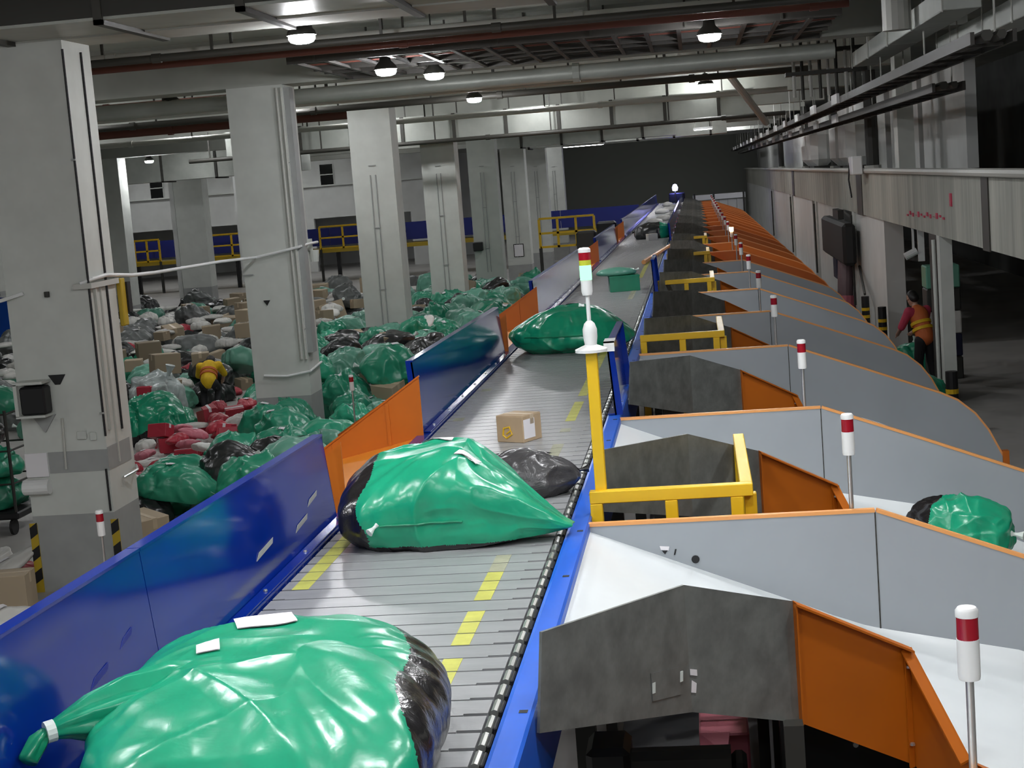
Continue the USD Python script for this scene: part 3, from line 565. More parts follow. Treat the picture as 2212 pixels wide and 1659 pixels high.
for k, y in enumerate(CH):
    if k < 8:
        lab = ['grey chute right beneath the camera with the nearest red and white signal light', 'nearest full chute, wide white slide and grey wall with round black hole', 'second chute behind the yellow frame, white corner slide and tall grey wall, green sack inside',
               'third chute with dark hood, beside the dark blue guard plate', 'fourth chute, dark inside, behind the second yellow frame', 'fifth chute, grey walls, before the third yellow frame', 'sixth chute with pale wall and short orange flank', 'last grey chute before the run of orange ones'][k]
        if k == 1:
            t = thing('sorting_chute', lab, 'chute', (-.64, y, BELT)); chute_parts(t, 'panel_grey', True)
            obj('round_hole', MB().lathe([(0, 0), (.021, 0), (.021, .004), (0, .004)], n=16).tm(trimesh.Trimesh()) if 0 else MB().tube([(.52, .001, -.204), (.52, -.004, -.204)], .021, 14), 'black', t, label='black round hole in the grey wall')
            obj('sticker', MB().plate([(.34, -.001, -.125), (.39, -.001, -.13), (.385, -.001, -.15), (.345, -.001, -.145)], (0, -.002, 0)), 'white_paper', t)
            obj('black_mark', MB().plate([(.35, -.001, -.15), (.38, -.001, -.15), (.365, -.001, -.17)], (0, -.002, 0)).plate([(.41, -.001, -.175), (.418, -.001, -.175), (.426, -.001, -.145), (.418, -.001, -.145)], (0, -.002, 0)), 'black', t)
            o = np.cross(C - B, (0, 0, 1)); o /= np.linalg.norm(o); u = (C - B) / np.linalg.norm((C - B)[:2]); u[2] = 0
            q = lambda s, z: B * (1 - s) + C * s + np.array([0, 0, z]) + o * .0015
            obj('tape_patch', MB().plate([q(.0, -.36), q(.06, -.36), q(.06, -.335), q(.0, -.335)], o * .002), 'white_paper', t)
            obj('tape_patch', MB().plate([q(.0, -.43), q(.04, -.43), q(.05, -.39), q(.01, -.38)], o * .002), 'white_paper', t)
            o1 = np.cross(B - A, (0, 0, 1)); o1 /= np.linalg.norm(o1); q1 = lambda s, z: A * (1 - s) + B * s * np.array([1, 1, 1]) + np.array([0, 0, z]) + o1 * .0015
            obj('film_patch', MB().plate([q1(.70, -.40), q1(.92, -.42), q1(.92, -.31), q1(.70, -.29)], o1 * .002), 'galv_sheet', t, label='clear taped film patch')
            for s in (.70, .915): obj('film_tape', MB().plate([q1(s, -.37), q1(s + .02, -.37), q1(s + .025, -.33), q1(s + .005, -.33)], o1 * .004), 'tie_white', t)
        else:
            copy(cg, 'sorting_chute', lab, 'chute', (-.64, y, BELT))
    else:
        copy(co, 'sorting_chute', f'{ORD[k - 8]} of the all-orange chutes along the far right side', 'chute', (-.64, y, BELT))
# signal lights on the chute walls
c = klass('signal_light')
obj('pole', MB().tube([(0, 0, 0), (0, 0, .70)], .012, 10), 'steel_bright', c, smooth=40)
obj('base', MB().lathe([(0, .69), (.030, .69), (.032, .70), (.032, .81), (0, .81)], n=24), 'white_plastic', c, smooth=40)
obj('lens', MB().lathe([(0, .81), (.031, .81), (.0305, .875), (0, .875)], n=24), 'red_lens', c, smooth=40, label='red lens')
obj('cap', MB().lathe([(0, .875), (.033, .875), (.033, .893), (.026, .902), (0, .904)], n=24), 'white_plastic', c, smooth=40)
obj('bracket', MB().box((-.03, -.025, .14), (.03, .02, .19)), 'steel_bright', c)
cl = klass('lit_signal_light')
for m in ('pole', 'base', 'cap'): pass
obj('pole', MB().tube([(0, 0, 0), (0, 0, .70)], .012, 10), 'steel_bright', cl, smooth=40)
obj('base', MB().lathe([(0, .69), (.030, .69), (.032, .70), (.032, .81), (0, .81)], n=24), 'white_plastic', cl, smooth=40)
obj('lens', MB().lathe([(0, .81), (.045, .81), (.045, .90), (0, .90)], n=24), 'orange_lit', cl, smooth=40, label='lit orange lens')
for k, y in enumerate(CH[:20]):
    z = 2.0
    lab = f'red and white signal light on a thin pole, {ORD[k]} along the row of chutes' if k != 8 else 'signal light glowing bright orange among the orange chutes'
    copy(cl if k == 8 else c, 'signal_light', lab, 'signal light', (.69, y + .055, z))
for k, (x, y, z) in enumerate(((-5.0, 12.15, 1.804 - .9), (-4.75, 20.6, 1.8 - .9))):
    copy(c, 'signal_light', ['red and white signal light behind the near blue guard panel, before the nearest pillar', 'small signal light on a pole before the green sacks at the second pillar'][k], 'signal light', (x, y, z))
    p = thing('light_post', ['thin post under the signal light before the nearest pillar', 'thin post under the signal light before the second pillar'][k], 'post', (x, y, 0))
    obj('shaft', MB().tube([(0, 0, 0.01), (0, 0, z)], .02, 8), 'steel_bright', p); obj('foot', MB().box((-.08, -.08, 0), (.08, .08, .012)), 'dark_steel', p)

# yellow guard frames in the gaps between the chutes
for k, y in enumerate((8.22, 16.1, 24.0, 31.6, 38.9)):
    t = thing('guard_railing', f'yellow square-tube guard frame between the chutes, {ORD[k]} from the camera', 'guard frame', (-.2, y, 1.5))
    zt, w = 1.04, .066
    obj('top_rail', MB().box((-.46, -w / 2, zt - w), (.40, w / 2, zt), .004), 'yellow_paint', t)
    obj('side_rail', MB().box((.40 - w, w / 2, zt - w), (.40, 1.55, zt), .004), 'yellow_paint', t)
    for x in (-.46 + w / 2, -.03, .40 - w * 1.3):
        obj('post', MB().box((x - w / 2, -w / 2, 0), (x + w / 2, w / 2, zt - w - .001), .004), 'yellow_paint', t)
    obj('post', MB().box((.40 - w * .72, w / 2 + .003, 0), (.40 + w * .28, w * 1.5, zt - w - .001), .004), 'yellow_paint', t)
    obj('post', MB().box((.40 - w, 1.48, 0), (.40, 1.55, zt - w - .001), .004), 'yellow_paint', t)
    obj('foot_beam', MB().box((-.46, -w / 2, -.06), (.45, w / 2, 0)).box((.35, w / 2, -.06), (.42, 1.55, 0)), 'dark_steel', t)
    for x in (-.43, .38): obj('leg', MB().box((x - .03, -.03, -1.5), (x + .03, .03, -.06)), 'dark_steel', t)
# tower light on its yellow pole
t = thing('tower_light', 'lit green, yellow and red signal tower on a yellow pole beside the belt', 'signal tower', (-.60, 8.26, 2.56))
obj('pole', MB().box((-.030, -.030, -.03), (.030, .030, .72), .004), 'yellow_paint', t, label='square yellow pole')
obj('foot_plate', MB().lathe([(0, .72), (.085, .72), (.085, .735), (.05, .75), (.032, .757), (0, .757)], n=28), 'white_plastic', t, smooth=40)
obj('knuckle', MB().lathe([(0, .757), (.032, .757), (.038, .80), (.038, .84), (.028, .87), (.013, .885), (0, .885)], n=24), 'white_plastic', t, smooth=40)
obj('stem', MB().tube([(0, 0, .88), (0, 0, 1.02)], .011, 12), 'white_plastic', t, smooth=40)
obj('socket', MB().lathe([(0, 1.02), (.025, 1.02), (.030, 1.04), (.030, 1.10), (0, 1.10)], n=24), 'white_plastic', t, smooth=40)
obj('green_lens', MB().lathe([(0, 1.10), (.0315, 1.10), (.0315, 1.178), (0, 1.178)], n=24), 'green_lit', t, smooth=40, label='lit green lens')
obj('yellow_lens', MB().lathe([(0, 1.178), (.0315, 1.178), (.0315, 1.205), (0, 1.205)], n=24), 'yellow_lens', t, smooth=40)
obj('red_lens', MB().lathe([(0, 1.205), (.0315, 1.205), (.0315, 1.245), (0, 1.245)], n=24), 'red_lens', t, smooth=40)
obj('cap', MB().lathe([(0, 1.245), (.033, 1.245), (.033, 1.262), (.024, 1.27), (0, 1.272)], n=24), 'white_plastic', t, smooth=40)

# under the near chutes: machine box, pallet, pink carton
t = thing('walkway', 'black deck on short legs added to darken the space beneath the chutes', 'walkway', (.6, 1.2, 0))  # added deck; its black stands in for shade under the chutes
for k in range(13):
    obj('deck_plate', MB().box((-1.22, k * 3.0, .93), (1.25, k * 3.0 + 2.98, .97)), 'black', t)
    for x in (-1.1, 1.1): obj('leg', MB().box((x - .04, k * 3.0 + 1, 0), (x + .04, k * 3.0 + 1.08, .93)), 'black', t)
t = thing('drive_box', 'black machine box with round knob and two bolts under the near chute', 'machine', (.70, 7.9, .97))
obj('body', MB().box((-.45, -.3, 0), (.45, .3, .62), .02), 'black', t); obj('knob', MB().tube([(0, -.30, .38), (0, -.345, .38)], .045, 16), 'dark_steel', t)
for s in (-1, 1): obj('bolt', MB().tube([(s * .09, -.30, .36), (s * .09, -.33, .36)], .014, 8), 'steel_bright', t)
obj('latch', MB().box((-.09, -.31, .47), (.09, -.30, .475)), 'dark_steel', t)
t = thing('parcel', 'pink carton lying in the dark beneath the near chute hood', 'parcel', (-.02, 8.15, .97))
obj('body', MB().box((-.14, -.2, 0), (.12, .2, .30), .01), 'heap_pink', t); obj('flap', MB().plate([(-.14, -.2, .30), (.02, -.2, .30), (.0, -.3, .22), (-.13, -.3, .2)], (0, 0, .01)), 'heap_pink', t)
for k, (x, y, n) in enumerate(((-.25, 6.9, 0), (.1, 10.6, 1), (-.2, 14.0, 2))):
    t = thing('drive_motor', ['black geared motor in the shade under the near hood', 'grey motor with white cover behind the first yellow frame', 'dark motor under the third hood'][k], 'motor', (x, y, .97))
    obj('body', MB().tube([(-.2, 0, .5), (.25, 0, .5)], .13, 14), 'dark_steel' if k != 1 else 'pillar_grey', t); obj('gearbox', MB().box((-.4, -.14, .3), (-.2, .14, .68), .03), 'black', t)
    obj('cover', MB().box((.25, -.1, .42), (.32, .1, .58), .02), 'black' if k != 1 else 'white_plastic', t); obj('stand', MB().box((-.35, -.12, 0), (.25, .12, .38)), 'dark_steel', t)

# ---------------------------------------------------------------- orange chutes to the left
for k, (y0, y1) in enumerate(((8.62, 11.2), (16.55, 19.9), (28.6, 32.8), (41.2, 44.8))):
    t = thing('side_chute', ['near orange chute on the left of the belt, right behind the blue panel', 'second orange chute on the left, behind the middle sack', 'third orange chute on the left beyond the blue panel', 'fourth orange chute far along the left side'][k], 'chute', (-2.13, y0, BELT)); w = y1 - y0
    fl = [(0, -.0), (-.62, -.13), (-1.3, -.55), (-2.7, -1.55)]
    for (xa, za), (xb, zb) in zip(fl[:-1], fl[1:]): obj('slide_floor', MB().plate([(xa, 0, za), (xa, w, za), (xb, w, zb), (xb, 0, zb)], (0, 0, -.015)), 'orange_floor', t)
    for yy, near in ((w, 0), (0, 1)):
        secs = ([(0.05, -.05), (0.05, .45), (-.20, .287), (-.20, -.09)], [(-.2005, -.09), (-.2005, .287), (-.64, 0), (-.64, -.20)], [(-.641, -.20), (-.641, 0), (-1.4, -.50), (-2.7, -1.30), (-2.7, -1.62), (-1.3, -.62)])
        if near: secs = ([(0.05, -.05), (0.05, .42), (-.3, .12), (-.64, -.06), (-.64, -.2)], [(-.641, -.20), (-.641, -.06), (-1.4, -.55), (-2.7, -1.40), (-2.7, -1.62), (-1.3, -.62)])
        for sec in secs: obj('side_panel', MB().prism(sec, yy - .012, yy, 'y'), 'orange_paint', t)
        if not near:
            obj('crease_strip', MB().box((-.215, w - .02, -.08), (-.19, w - .0125, .27)), 'orange_paint', t)
            b = MB()
            for p, q in (((.05, .45), (-.64, 0)), ((-.64, 0), (-1.4, -.5)), ((-1.4, -.5), (-2.7, -1.3))): b.bar((p[0], yy, p[1] + .006), (q[0], yy, q[1] + .006), .04, .012)
            obj('edge_trim', b, 'orange_paint', t)
    for x in (-2.5, -1.2):
        for yy in (.1, w - .1): obj('leg', MB().box((x - .035, yy - .035, -BELT), (x + .035, yy + .035, np.interp(-x, [0, .62, 1.3, 2.7], [0, -.13, -.55, -1.55]) - .02)), 'dark_steel', t)

# ---------------------------------------------------------------- sacks
ICO = {k: trimesh.creation.icosphere(k) for k in (3, 4, 5, 6)}
def sack(seed, L, Wd, H, sub=5, p=2.7, q=2.2, crease=1.0, ears=(), tie=None, flat=0.62, slump=0.10, post=None):
    """A filled poly sack standing on z = 0: a pillow with bulges, sharp creases, pulled-out ears and folds that run to the tied neck."""
    d = ICO[sub].vertices; f = ICO[sub].faces
    a, b, c = L / 2, Wd / 2, H * 0.56
    r = ((np.abs(d[:, 0] / a) ** p + np.abs(d[:, 1] / b) ** p) ** (q / p) + np.abs(d[:, 2] / c) ** q) ** (-1 / q)
    P = d * r[:, None]; s = seed * 7.13
    N = P / np.array([a * a, b * b, c * c]); N /= np.linalg.norm(N, axis=1, keepdims=True)
    big = meshkit.fbm(P * 2.6 / max(L, Wd) + s, 3, seed) - 0.5
    def ridge(k, stretch, sd, sharp=3.0):
        v = meshkit.noise(P * np.array(stretch) * k + s + sd, seed + sd)
        w = meshkit.noise(P * 2.0 / L + sd * 3.1, seed + sd + 5)
        return (1 - np.abs(2 * v - 1)) ** sharp * np.clip(1.6 * w - 0.25, 0, 1)
    k = 1 / max(L, Wd)
    rt = P @ np.array([[.8, -.6, 0], [.6, .8, 0], [0, 0, 1.]])
    def fold(sc, sd, sharp):
        v = meshkit.noise(rt * np.array(sc) * k + s + sd, seed + sd); w = meshkit.noise(P * 1.7 * k + sd * 3.1, seed + sd + 5)
        return (1 - np.abs(2 * v - 1)) ** sharp * np.clip(2.0 * w - 0.45, 0, 1)
    disp = 0.26 * H * big + crease * H * (0.10 * fold((6, 1.1, 2), 1, 2.2) + 0.075 * fold((1.6, 8, 3), 2, 3.0) + 0.035 * ridge(8 * k, (.6, 1.1, 1), 3, 3.5) + 0.010 * ridge(19 * k, (1, .7, .9), 6, 2.5) - 0.09 * fold((4.5, 1.4, 1.5), 4, 5.0))
    ang = np.arctan2(d[:, 1], d[:, 0])
    for (dx, dy, pull, thin, pw, drop) in ears:
        u = np.array([dx, dy]) / math.hypot(dx, dy); cs = np.clip((P[:, :2] @ u) / (np.linalg.norm(P[:, :2], axis=1) + 1e-9), 0, 1) ** pw * np.clip(np.linalg.norm(P[:, :2] / [a, b], axis=1), 0, 1.2) ** 2
        fold = np.sin((ang - math.atan2(dy, dx)) * 26) * cs ** 2 * 0.03 * (1 - cs)
        P = P + np.outer(cs * pull, [*u, 0]); P[:, 2] = P[:, 2] * (1 - thin * cs) + cs * drop; disp = disp * (1 - 0.7 * cs) + fold
    P = P + N * disp[:, None]
    zb = -c * flat
    low = P[:, 2] < zb
    P[low, 2] = zb - 0.02 * c + (P[low, 2] - zb) * 0.02
    P[:, :2] *= (1 + slump * np.clip((0.2 * c - P[:, 2]) / c, 0, 1))[:, None]
    if post: P = post(P)
    P[:, 2] -= P[:, 2].min()
    return P, f
def split(v, f, fn):
    m = fn(v[f].mean(1)); out = []
    for g in (f[~m], f[m]):
        if len(g):
            u, inv = np.unique(g, return_inverse=True); out.append((v[u], inv.reshape(g.shape)))
        else: out.append(None)
    return out
def patch(v, cx, cy, w, h, rz, lift=0.006, n=6):
    """A sheet that lies on the sack's upper side at (cx, cy)."""
    g = []
    top = v[v[:, 2] > v[:, 2].max() * 0.12]
    for i in np.linspace(-w / 2, w / 2, n):
        for j in np.linspace(-h / 2, h / 2, n):
            x = cx + i * math.cos(rz) - j * math.sin(rz); y = cy + i * math.sin(rz) + j * math.cos(rz)
            dd = (top[:, 0] - x) ** 2 + (top[:, 1] - y) ** 2; k = np.argsort(dd)[:40]; kk = k[np.argsort(-top[k, 2])[:8]]
            g.append((x, y, top[kk, 2].mean() + lift))
    g = np.array(g); f = []
    for i in range(n - 1):
        for j in range(n - 1): f += [[i * n + j, (i + 1) * n + j, (i + 1) * n + j + 1], [i * n + j, (i + 1) * n + j + 1, i * n + j + 1]]
    m = len(g); f2 = f + [[c + m for c in x[::-1]] for x in f]
    return np.vstack([g, g - (0, 0, .003)]), np.array(f2)
def knot(p, d, r=.03, mb=None):
    """A tied neck: cord turns and a flared tuft beyond them."""
    p, d = np.array(p, float), np.array(d, float) / np.linalg.norm(d); m = mb or MB()
    m.tube([p - d * r, p, p + d * r * 1.2], [r * 1.5, r * .8, r * .8], 10); m.tube([p + d * r * 1.2, p + d * r * 2, p + d * r * 4.5], [r * .8, r * 1.0, r * 2.0], 9)
    return m
def hero(name, label, loc, rz, v, f, mat, dark=None, darkname='black_end', darkmat='black_poly', cat='sack', group=None):
    t = thing(name, label, cat, loc, rz, group)
    a, b = split(v, f, dark) if dark else ((v, f), None)
    obj('body', a, mat, t, smooth=True)
    if b is not None: obj(darkname, b, darkmat, t, smooth=True, label='second tone of the sack')
    return t

v, f = sack(3, 1.0, 1.38, 0.42, 6, p=3.2, q=2.6, crease=0.85, ears=((-1, -.1, .05, .3, 9, .03), (.9, .5, .03, .3, 10, 0), (.5, -1, .05, .3, 8, 0)), slump=.02)
t = hero('green_sack', 'huge green poly sack in front with black end and white labels, tied corner at left', (-1.41, 4.66, BELT), 0.10, v, f, 'green_poly', lambda c: c[:, 0] > 0.41 + 0.03 * np.sin(c[:, 1] * 7) - 0.12 * c[:, 1])
obj('label_sheet', patch(v, -.08, .36, .20, .14, .3), 'white_paper', t); obj('label_sheet', patch(v, -.22, .10, .075, .06, .2), 'white_paper', t)
def ear(pts, rad, n=28, lobes=7, amp=.22):
    p = np.asarray(pts, float); m = MB().tube(p, rad, n); v, f = m.out(); k = len(p)
    c = np.repeat(p, n, 0); ph = np.tile(np.arange(n) * 2 * math.pi / n, k); tt = np.repeat(np.linspace(0, 1, k), n)
    v = c + (v - c) * (1 + amp * np.sin(ph * lobes + 2 * tt) * np.sin(np.pi * np.clip(tt * .9 + .1, 0, 1)))[:, None]; return v, f
ep = np.array([(-.22, .02, .20), (-.36, -.03, .245), (-.46, -.08, .268), (-.55, -.13, .272), (-.61, -.17, .268), (-.655, -.20, .262)])
obj('tied_ear', ear(ep, [.17, .14, .10, .065, .04, .026]), 'green_poly', t, smooth=True, label='twisted tied corner of the sack')
obj('tie', MB().tube([ep[-1] + (.012, .008, 0), ep[-1] + (-.012, -.008, -.002)], [.034, .034], 14), 'tie_white', t, label='white cord around the tied corner')
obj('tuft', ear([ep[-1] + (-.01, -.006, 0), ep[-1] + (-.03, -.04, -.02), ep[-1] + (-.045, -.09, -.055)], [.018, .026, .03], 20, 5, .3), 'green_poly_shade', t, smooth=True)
def tail(P):
    k = sm(.02, .60, P[:, 0]); P = P.copy(); P[:, 2] = (P[:, 2] + .12) * (1 - .93 * np.clip((P[:, 0] - .06) / .56, 0, 1)) - .12; P[:, 1] = P[:, 1] * (1 - .72 * k) - .24 * k; return P
sm = lambda a, b, x: np.clip((x - a) / (b - a), 0, 1) ** 2 * (3 - 2 * np.clip((x - a) / (b - a), 0, 1))
v, f = sack(8, 1.16, 0.84, 0.50, 6, p=3.4, q=2.8, crease=0.85, ears=((-1, -.7, .04, .3, 10, -.02),), slump=.0, post=tail)
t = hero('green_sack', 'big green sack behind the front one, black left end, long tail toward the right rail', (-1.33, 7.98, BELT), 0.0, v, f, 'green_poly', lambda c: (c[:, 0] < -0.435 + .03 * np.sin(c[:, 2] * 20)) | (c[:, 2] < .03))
obj('label_sheet', patch(v, .10, -.20, .12, .07, -.3), 'white_paper', t); obj('label_sheet', patch(v, -.12, .20, .17, .06, -.05), 'white_paper', t)
k = v[(v[:, 1] < -.2) & (v[:, 2] > .12) & (v[:, 2] < .2)]; kx = np.array([-.36, k[np.argmin(np.abs(k[:, 0] + .36)), 1] - .0, .15])
obj('tie', knot(kx, (-.6, -.7, -.5), .011), 'tie_white', t, label='white tied corner of the sack')
seam = []
for x in np.linspace(-.34, .08, 14):
    kk = v[np.argsort((v[:, 0] - x) ** 2 + (v[:, 2] - .15) ** 2 + 10 * (v[:, 1] > -.1))[:6]].mean(0); seam.append(kk + (0, -.006, 0))
obj('seam', MB().tube(seam, .006, 6), 'green_poly_shade', t, label='sewn seam across the front of the sack')
v, f = sack(5, 0.62, 0.42, 0.25, 5, crease=1.2, ears=((1, .1, .05, .4, 8, 0),))
t = hero('black_bag', 'shiny dark grey plastic bag lying behind the big green sack, before the carton', (-1.13, 8.95, BELT), 0.1, v, f, 'grey_poly', cat='bag')
obj('end_twist', knot((v[:, 0].max() - .01, 0.02, .11), (1, .1, .1), .012), 'black_poly', t); obj('label_sheet', patch(v, .17, .02, .08, .05, .5), 'white_paper', t)
v, f = sack(21, 1.05, 1.0, 0.47, 6, crease=0.8, ears=((-1, -.1, .12, .45, 9, .03), (1, .1, .12, .6, 9, -.05), (.25, -1, .05, .3, 10, 0)))
t = hero('green_sack', 'wide green sack lying across the belt behind the signal tower, seam along its front', (-1.41, 16.55, BELT), 0.0, v, f, 'green_poly', lambda c: c[:, 2] < .06, 'shaded_base', 'green_poly_shade')  # lowest band darker: shade at the base put into the green
seam = []
for x in np.linspace(-.45, .25, 18):
    kk = v[np.argsort((v[:, 0] - x) ** 2 + (v[:, 2] - .19) ** 2 + 10 * (v[:, 1] > -.1))[:6]].mean(0); seam.append(kk + (0, -.008, 0))
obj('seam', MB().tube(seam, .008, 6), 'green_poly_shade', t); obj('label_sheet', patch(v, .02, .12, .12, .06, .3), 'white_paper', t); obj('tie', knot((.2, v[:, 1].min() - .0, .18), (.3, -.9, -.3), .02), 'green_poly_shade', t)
def carton(name, label, loc, rz, size, mat='carton', tape=True, extra=None, cat='carton', group=None):
    L, Wd, H = size; t = thing(name, label, cat, loc, rz, group)
    obj('box', MB().box((-L / 2, -Wd / 2, 0), (L / 2, Wd / 2, H), min(size) * .02), mat, t)
    for s in (-1, 1): obj('flap', MB().box((-L / 2 + .003, s * .002, H), (L / 2 - .003, s * (Wd / 2 - .003), H + .003)), mat, t)
    if tape: obj('tape', MB().box((-L / 2 - .001, -.022, H + .003), (L / 2 + .001, .022, H + .0045)).box((-L / 2 - .0015, -.022, H * .65), (-L / 2, .022, H + .003)).box((L / 2, -.022, H * .65), (L / 2 + .0015, .022, H + .003)), 'carton_tape', t)
    return t
t = carton('carton', 'brown carton with yellow print and white label standing on the belt', (-1.335, 10.86, BELT), math.radians(-30), (.23, .22, .185))
obj('yellow_stamp', MB().tube([(-.06, -.1115, .05), (-.03, -.1125, .03), (.02, -.1125, .06), (.0, -.1125, .11), (-.05, -.1125, .10), (-.06, -.1115, .05)], .007, 5).tube([(-.03, -.1125, .06), (.01, -.1125, .085)], .006, 5), 'yellow_print', t)
obj('label_sheet', MB().box((.115, -.10, .025), (.1165, .03, .16)), 'white_paper', t)
t = carton('crate', 'dark green crate on the belt under a clear green bag', (-1.19, 24.4, BELT), .12, (.46, .36, .24), 'green_poly_shade', False, cat='crate'); 
obj('rim', MB().box((-.235, -.185, .215), (.235, -.18, .24)).box((-.235, .18, .215), (.235, .185, .24)), 'green_poly_shade', t)
v, f = sack(14, .62, .4, .13, 4, crease=1.0); t = hero('film_bag', 'clear pale green film bag on the dark green crate', (-1.30, 24.45, BELT + .245), .1, v, f, 'heap_pale_green', cat='bag'); obj('tie', knot((.3, 0, .06), (1, 0, .2), .012), 'tie_white', t)
v, f = sack(15, .95, .7, .46, 4); t = hero('dark_sack', 'dark sack with bright green end riding far up the belt', (-1.22, 42.8, BELT), 0, v, f, 'heap_black', lambda c: c[:, 0] > .2, 'green_end', 'green_poly'); obj('tie', knot((-.46, 0, .2), (-1, 0, 0), .02), 'black_poly', t)
t = carton('parcel', 'small pale parcel before the dark sack far up the belt', (-1.22, 41.6, BELT), .4, (.26, .2, .17), 'heap_white', True, cat='parcel')
for k in range(9):
    v, f = sack(30 + k, .55, .5, .2, 3); t = hero('white_parcel', f'white parcel riding on the far end of the belt, {ORD[k]} from the near side', (-1.45 + .23 * ((k * 5) % 4), 54 + k * 3.2, BELT), k, v, f, 'heap_white', cat='parcel', group='white parcels at the far end of the belt'); obj('label_sheet', patch(v, 0, 0, .14, .09, .2), 'white_paper', t)
v, f = sack(40, .70, .42, .38, 5); t = hero('green_sack', 'green sack with black end sliding down inside the second chute', (1.62, 10.75, BELT - .92), -.5, v, f, 'green_poly', lambda c: c[:, 0] < -.12, cat='sack'); obj('tie', knot((.38, 0, .14), (1, 0, -.1), .016), 'tie_white', t)
for k, (x, y, z) in enumerate(((3.95, 30.6, .0), (3.45, 26.0, .0))):
    v, f = sack(44 + k, .8, .6, .62, 4); t = hero('green_sack', ['green sack on the floor at the chute end beside the worker in orange', 'small green sack peeping out by the dock pillar right of the chutes'][k], (x, y, z), k, v, f, 'heap_green'); obj('tie', knot((0, 0, .6), (.2, 0, 1), .02), 'tie_white', t)

# ---------------------------------------------------------------- parcel heaps on the floor to the left
KIND = {}
def proto(kind, mat, sizes, extra):
    KIND[kind] = []
    for k, (L, Wd, H) in enumerate(sizes):
        c = klass(kind)
        if mat == 'heap_carton' or kind.startswith('box'):
            obj('box', MB().box((-L / 2, -Wd / 2, 0), (L / 2, Wd / 2, H), .008), mat, c); obj('tape', MB().box((-L / 2 - .002, -.03, H * .7), (L / 2 + .002, .03, H + .003)), 'carton_tape' if mat == 'heap_carton' else 'white_paper', c)
        else:
            v, f = sack(60 + 9 * k + len(KIND) * 31, L, Wd, H, 4, crease=1.5, ears=((1, .6, .05, .4, 9, 0), (-1, .5, .05, .4, 9, 0)) if k % 2 else ((1, 0, .10, .5, 7, .03),), slump=.12)
            obj('body', (v, f), mat, c, smooth=True)
            if extra == 'tie': obj('tie', knot(v[np.argmax(v[:, 0])] + (-.01, 0, .01), (1, .1, .35), .022), mat if k % 2 else 'tie_white', c)
            else: obj('label_sheet', patch(v, .03, .0, min(L, Wd) * .3, min(L, Wd) * .2, .4), 'white_paper', c)
            if extra == 'tie' and k != 1: obj('label_sheet', patch(v, -.08, -.03, .12, .08, .3), 'white_paper', c)
        KIND[kind].append(c)
S1 = [(.82, .66, .52), (.70, .62, .56), (.95, .70, .46), (.74, .58, .48)]
proto('green_sack', 'heap_green', S1, 'tie'); proto('pale_green_sack', 'heap_pale_green', S1, 'tie'); proto('black_sack', 'heap_black', S1[:3], 'tie'); proto('grey_sack', 'heap_grey', S1[1:], 'tie')
proto('white_parcel', 'heap_white', [(.52, .40, .16), (.44, .36, .22), (.6, .4, .12)], 'label'); proto('red_parcel', 'heap_red', [(.46, .36, .20), (.40, .34, .24)], 'label'); proto('pink_parcel', 'heap_pink', [(.48, .38, .16)], 'label')
proto('box_red', 'heap_red', [(.40, .30, .26)], ''); proto('carton', 'heap_carton', [(.46, .36, .34), (.38, .30, .26), (.56, .40, .42)], '')
WORDS = dict(green_sack=('green_sack', 'sack', 'bright green sack'), pale_green_sack=('green_sack', 'sack', 'dull pale green sack'), black_sack=('black_sack', 'sack', 'black sack'), grey_sack=('grey_sack', 'sack', 'grey sack'), white_parcel=('white_parcel', 'parcel', 'white parcel'),
             red_parcel=('red_parcel', 'parcel', 'red parcel bag'), pink_parcel=('pink_parcel', 'parcel', 'pink parcel bag'), box_red=('red_box', 'box', 'red box'), carton=('carton', 'carton', 'brown carton'))
ITEMS = []
CAMR = np.array(RX)
def px(p):
    c = CAMR @ (np.asarray(p, float) - (0, 0, 4.2)); return 1106 - 3400 * c[0] / c[2], 829.5 + 3400 * c[1] / c[2]
def blocked(x, y, r):
    for py in PY + [PY[-1] + 9.25]:
        if PXL - r < x < PXR + r and py - r < y < py + PD + r: return True
    for y0, y1 in ((8.6, 11.2), (16.5, 19.95), (28.5, 32.9), (41.1, 44.9)):
        if x > -4.95 - r * .6 and y0 - r < y < y1 + r: return True
    if abs(x + 24.6) < 1.4 + r and abs(y - 54) < .9 + r or any(abs(x - a) < .95 + r and abs(y - b - .4) < .5 + r for a, b in ((-20.6, 53.7), (-20.6, 62.95))): return True
    return any(math.hypot(x - a, y - b) < r + .28 for a, b in ((-10.22, 31.3), (-5.0, 12.15), (-4.75, 20.6)))
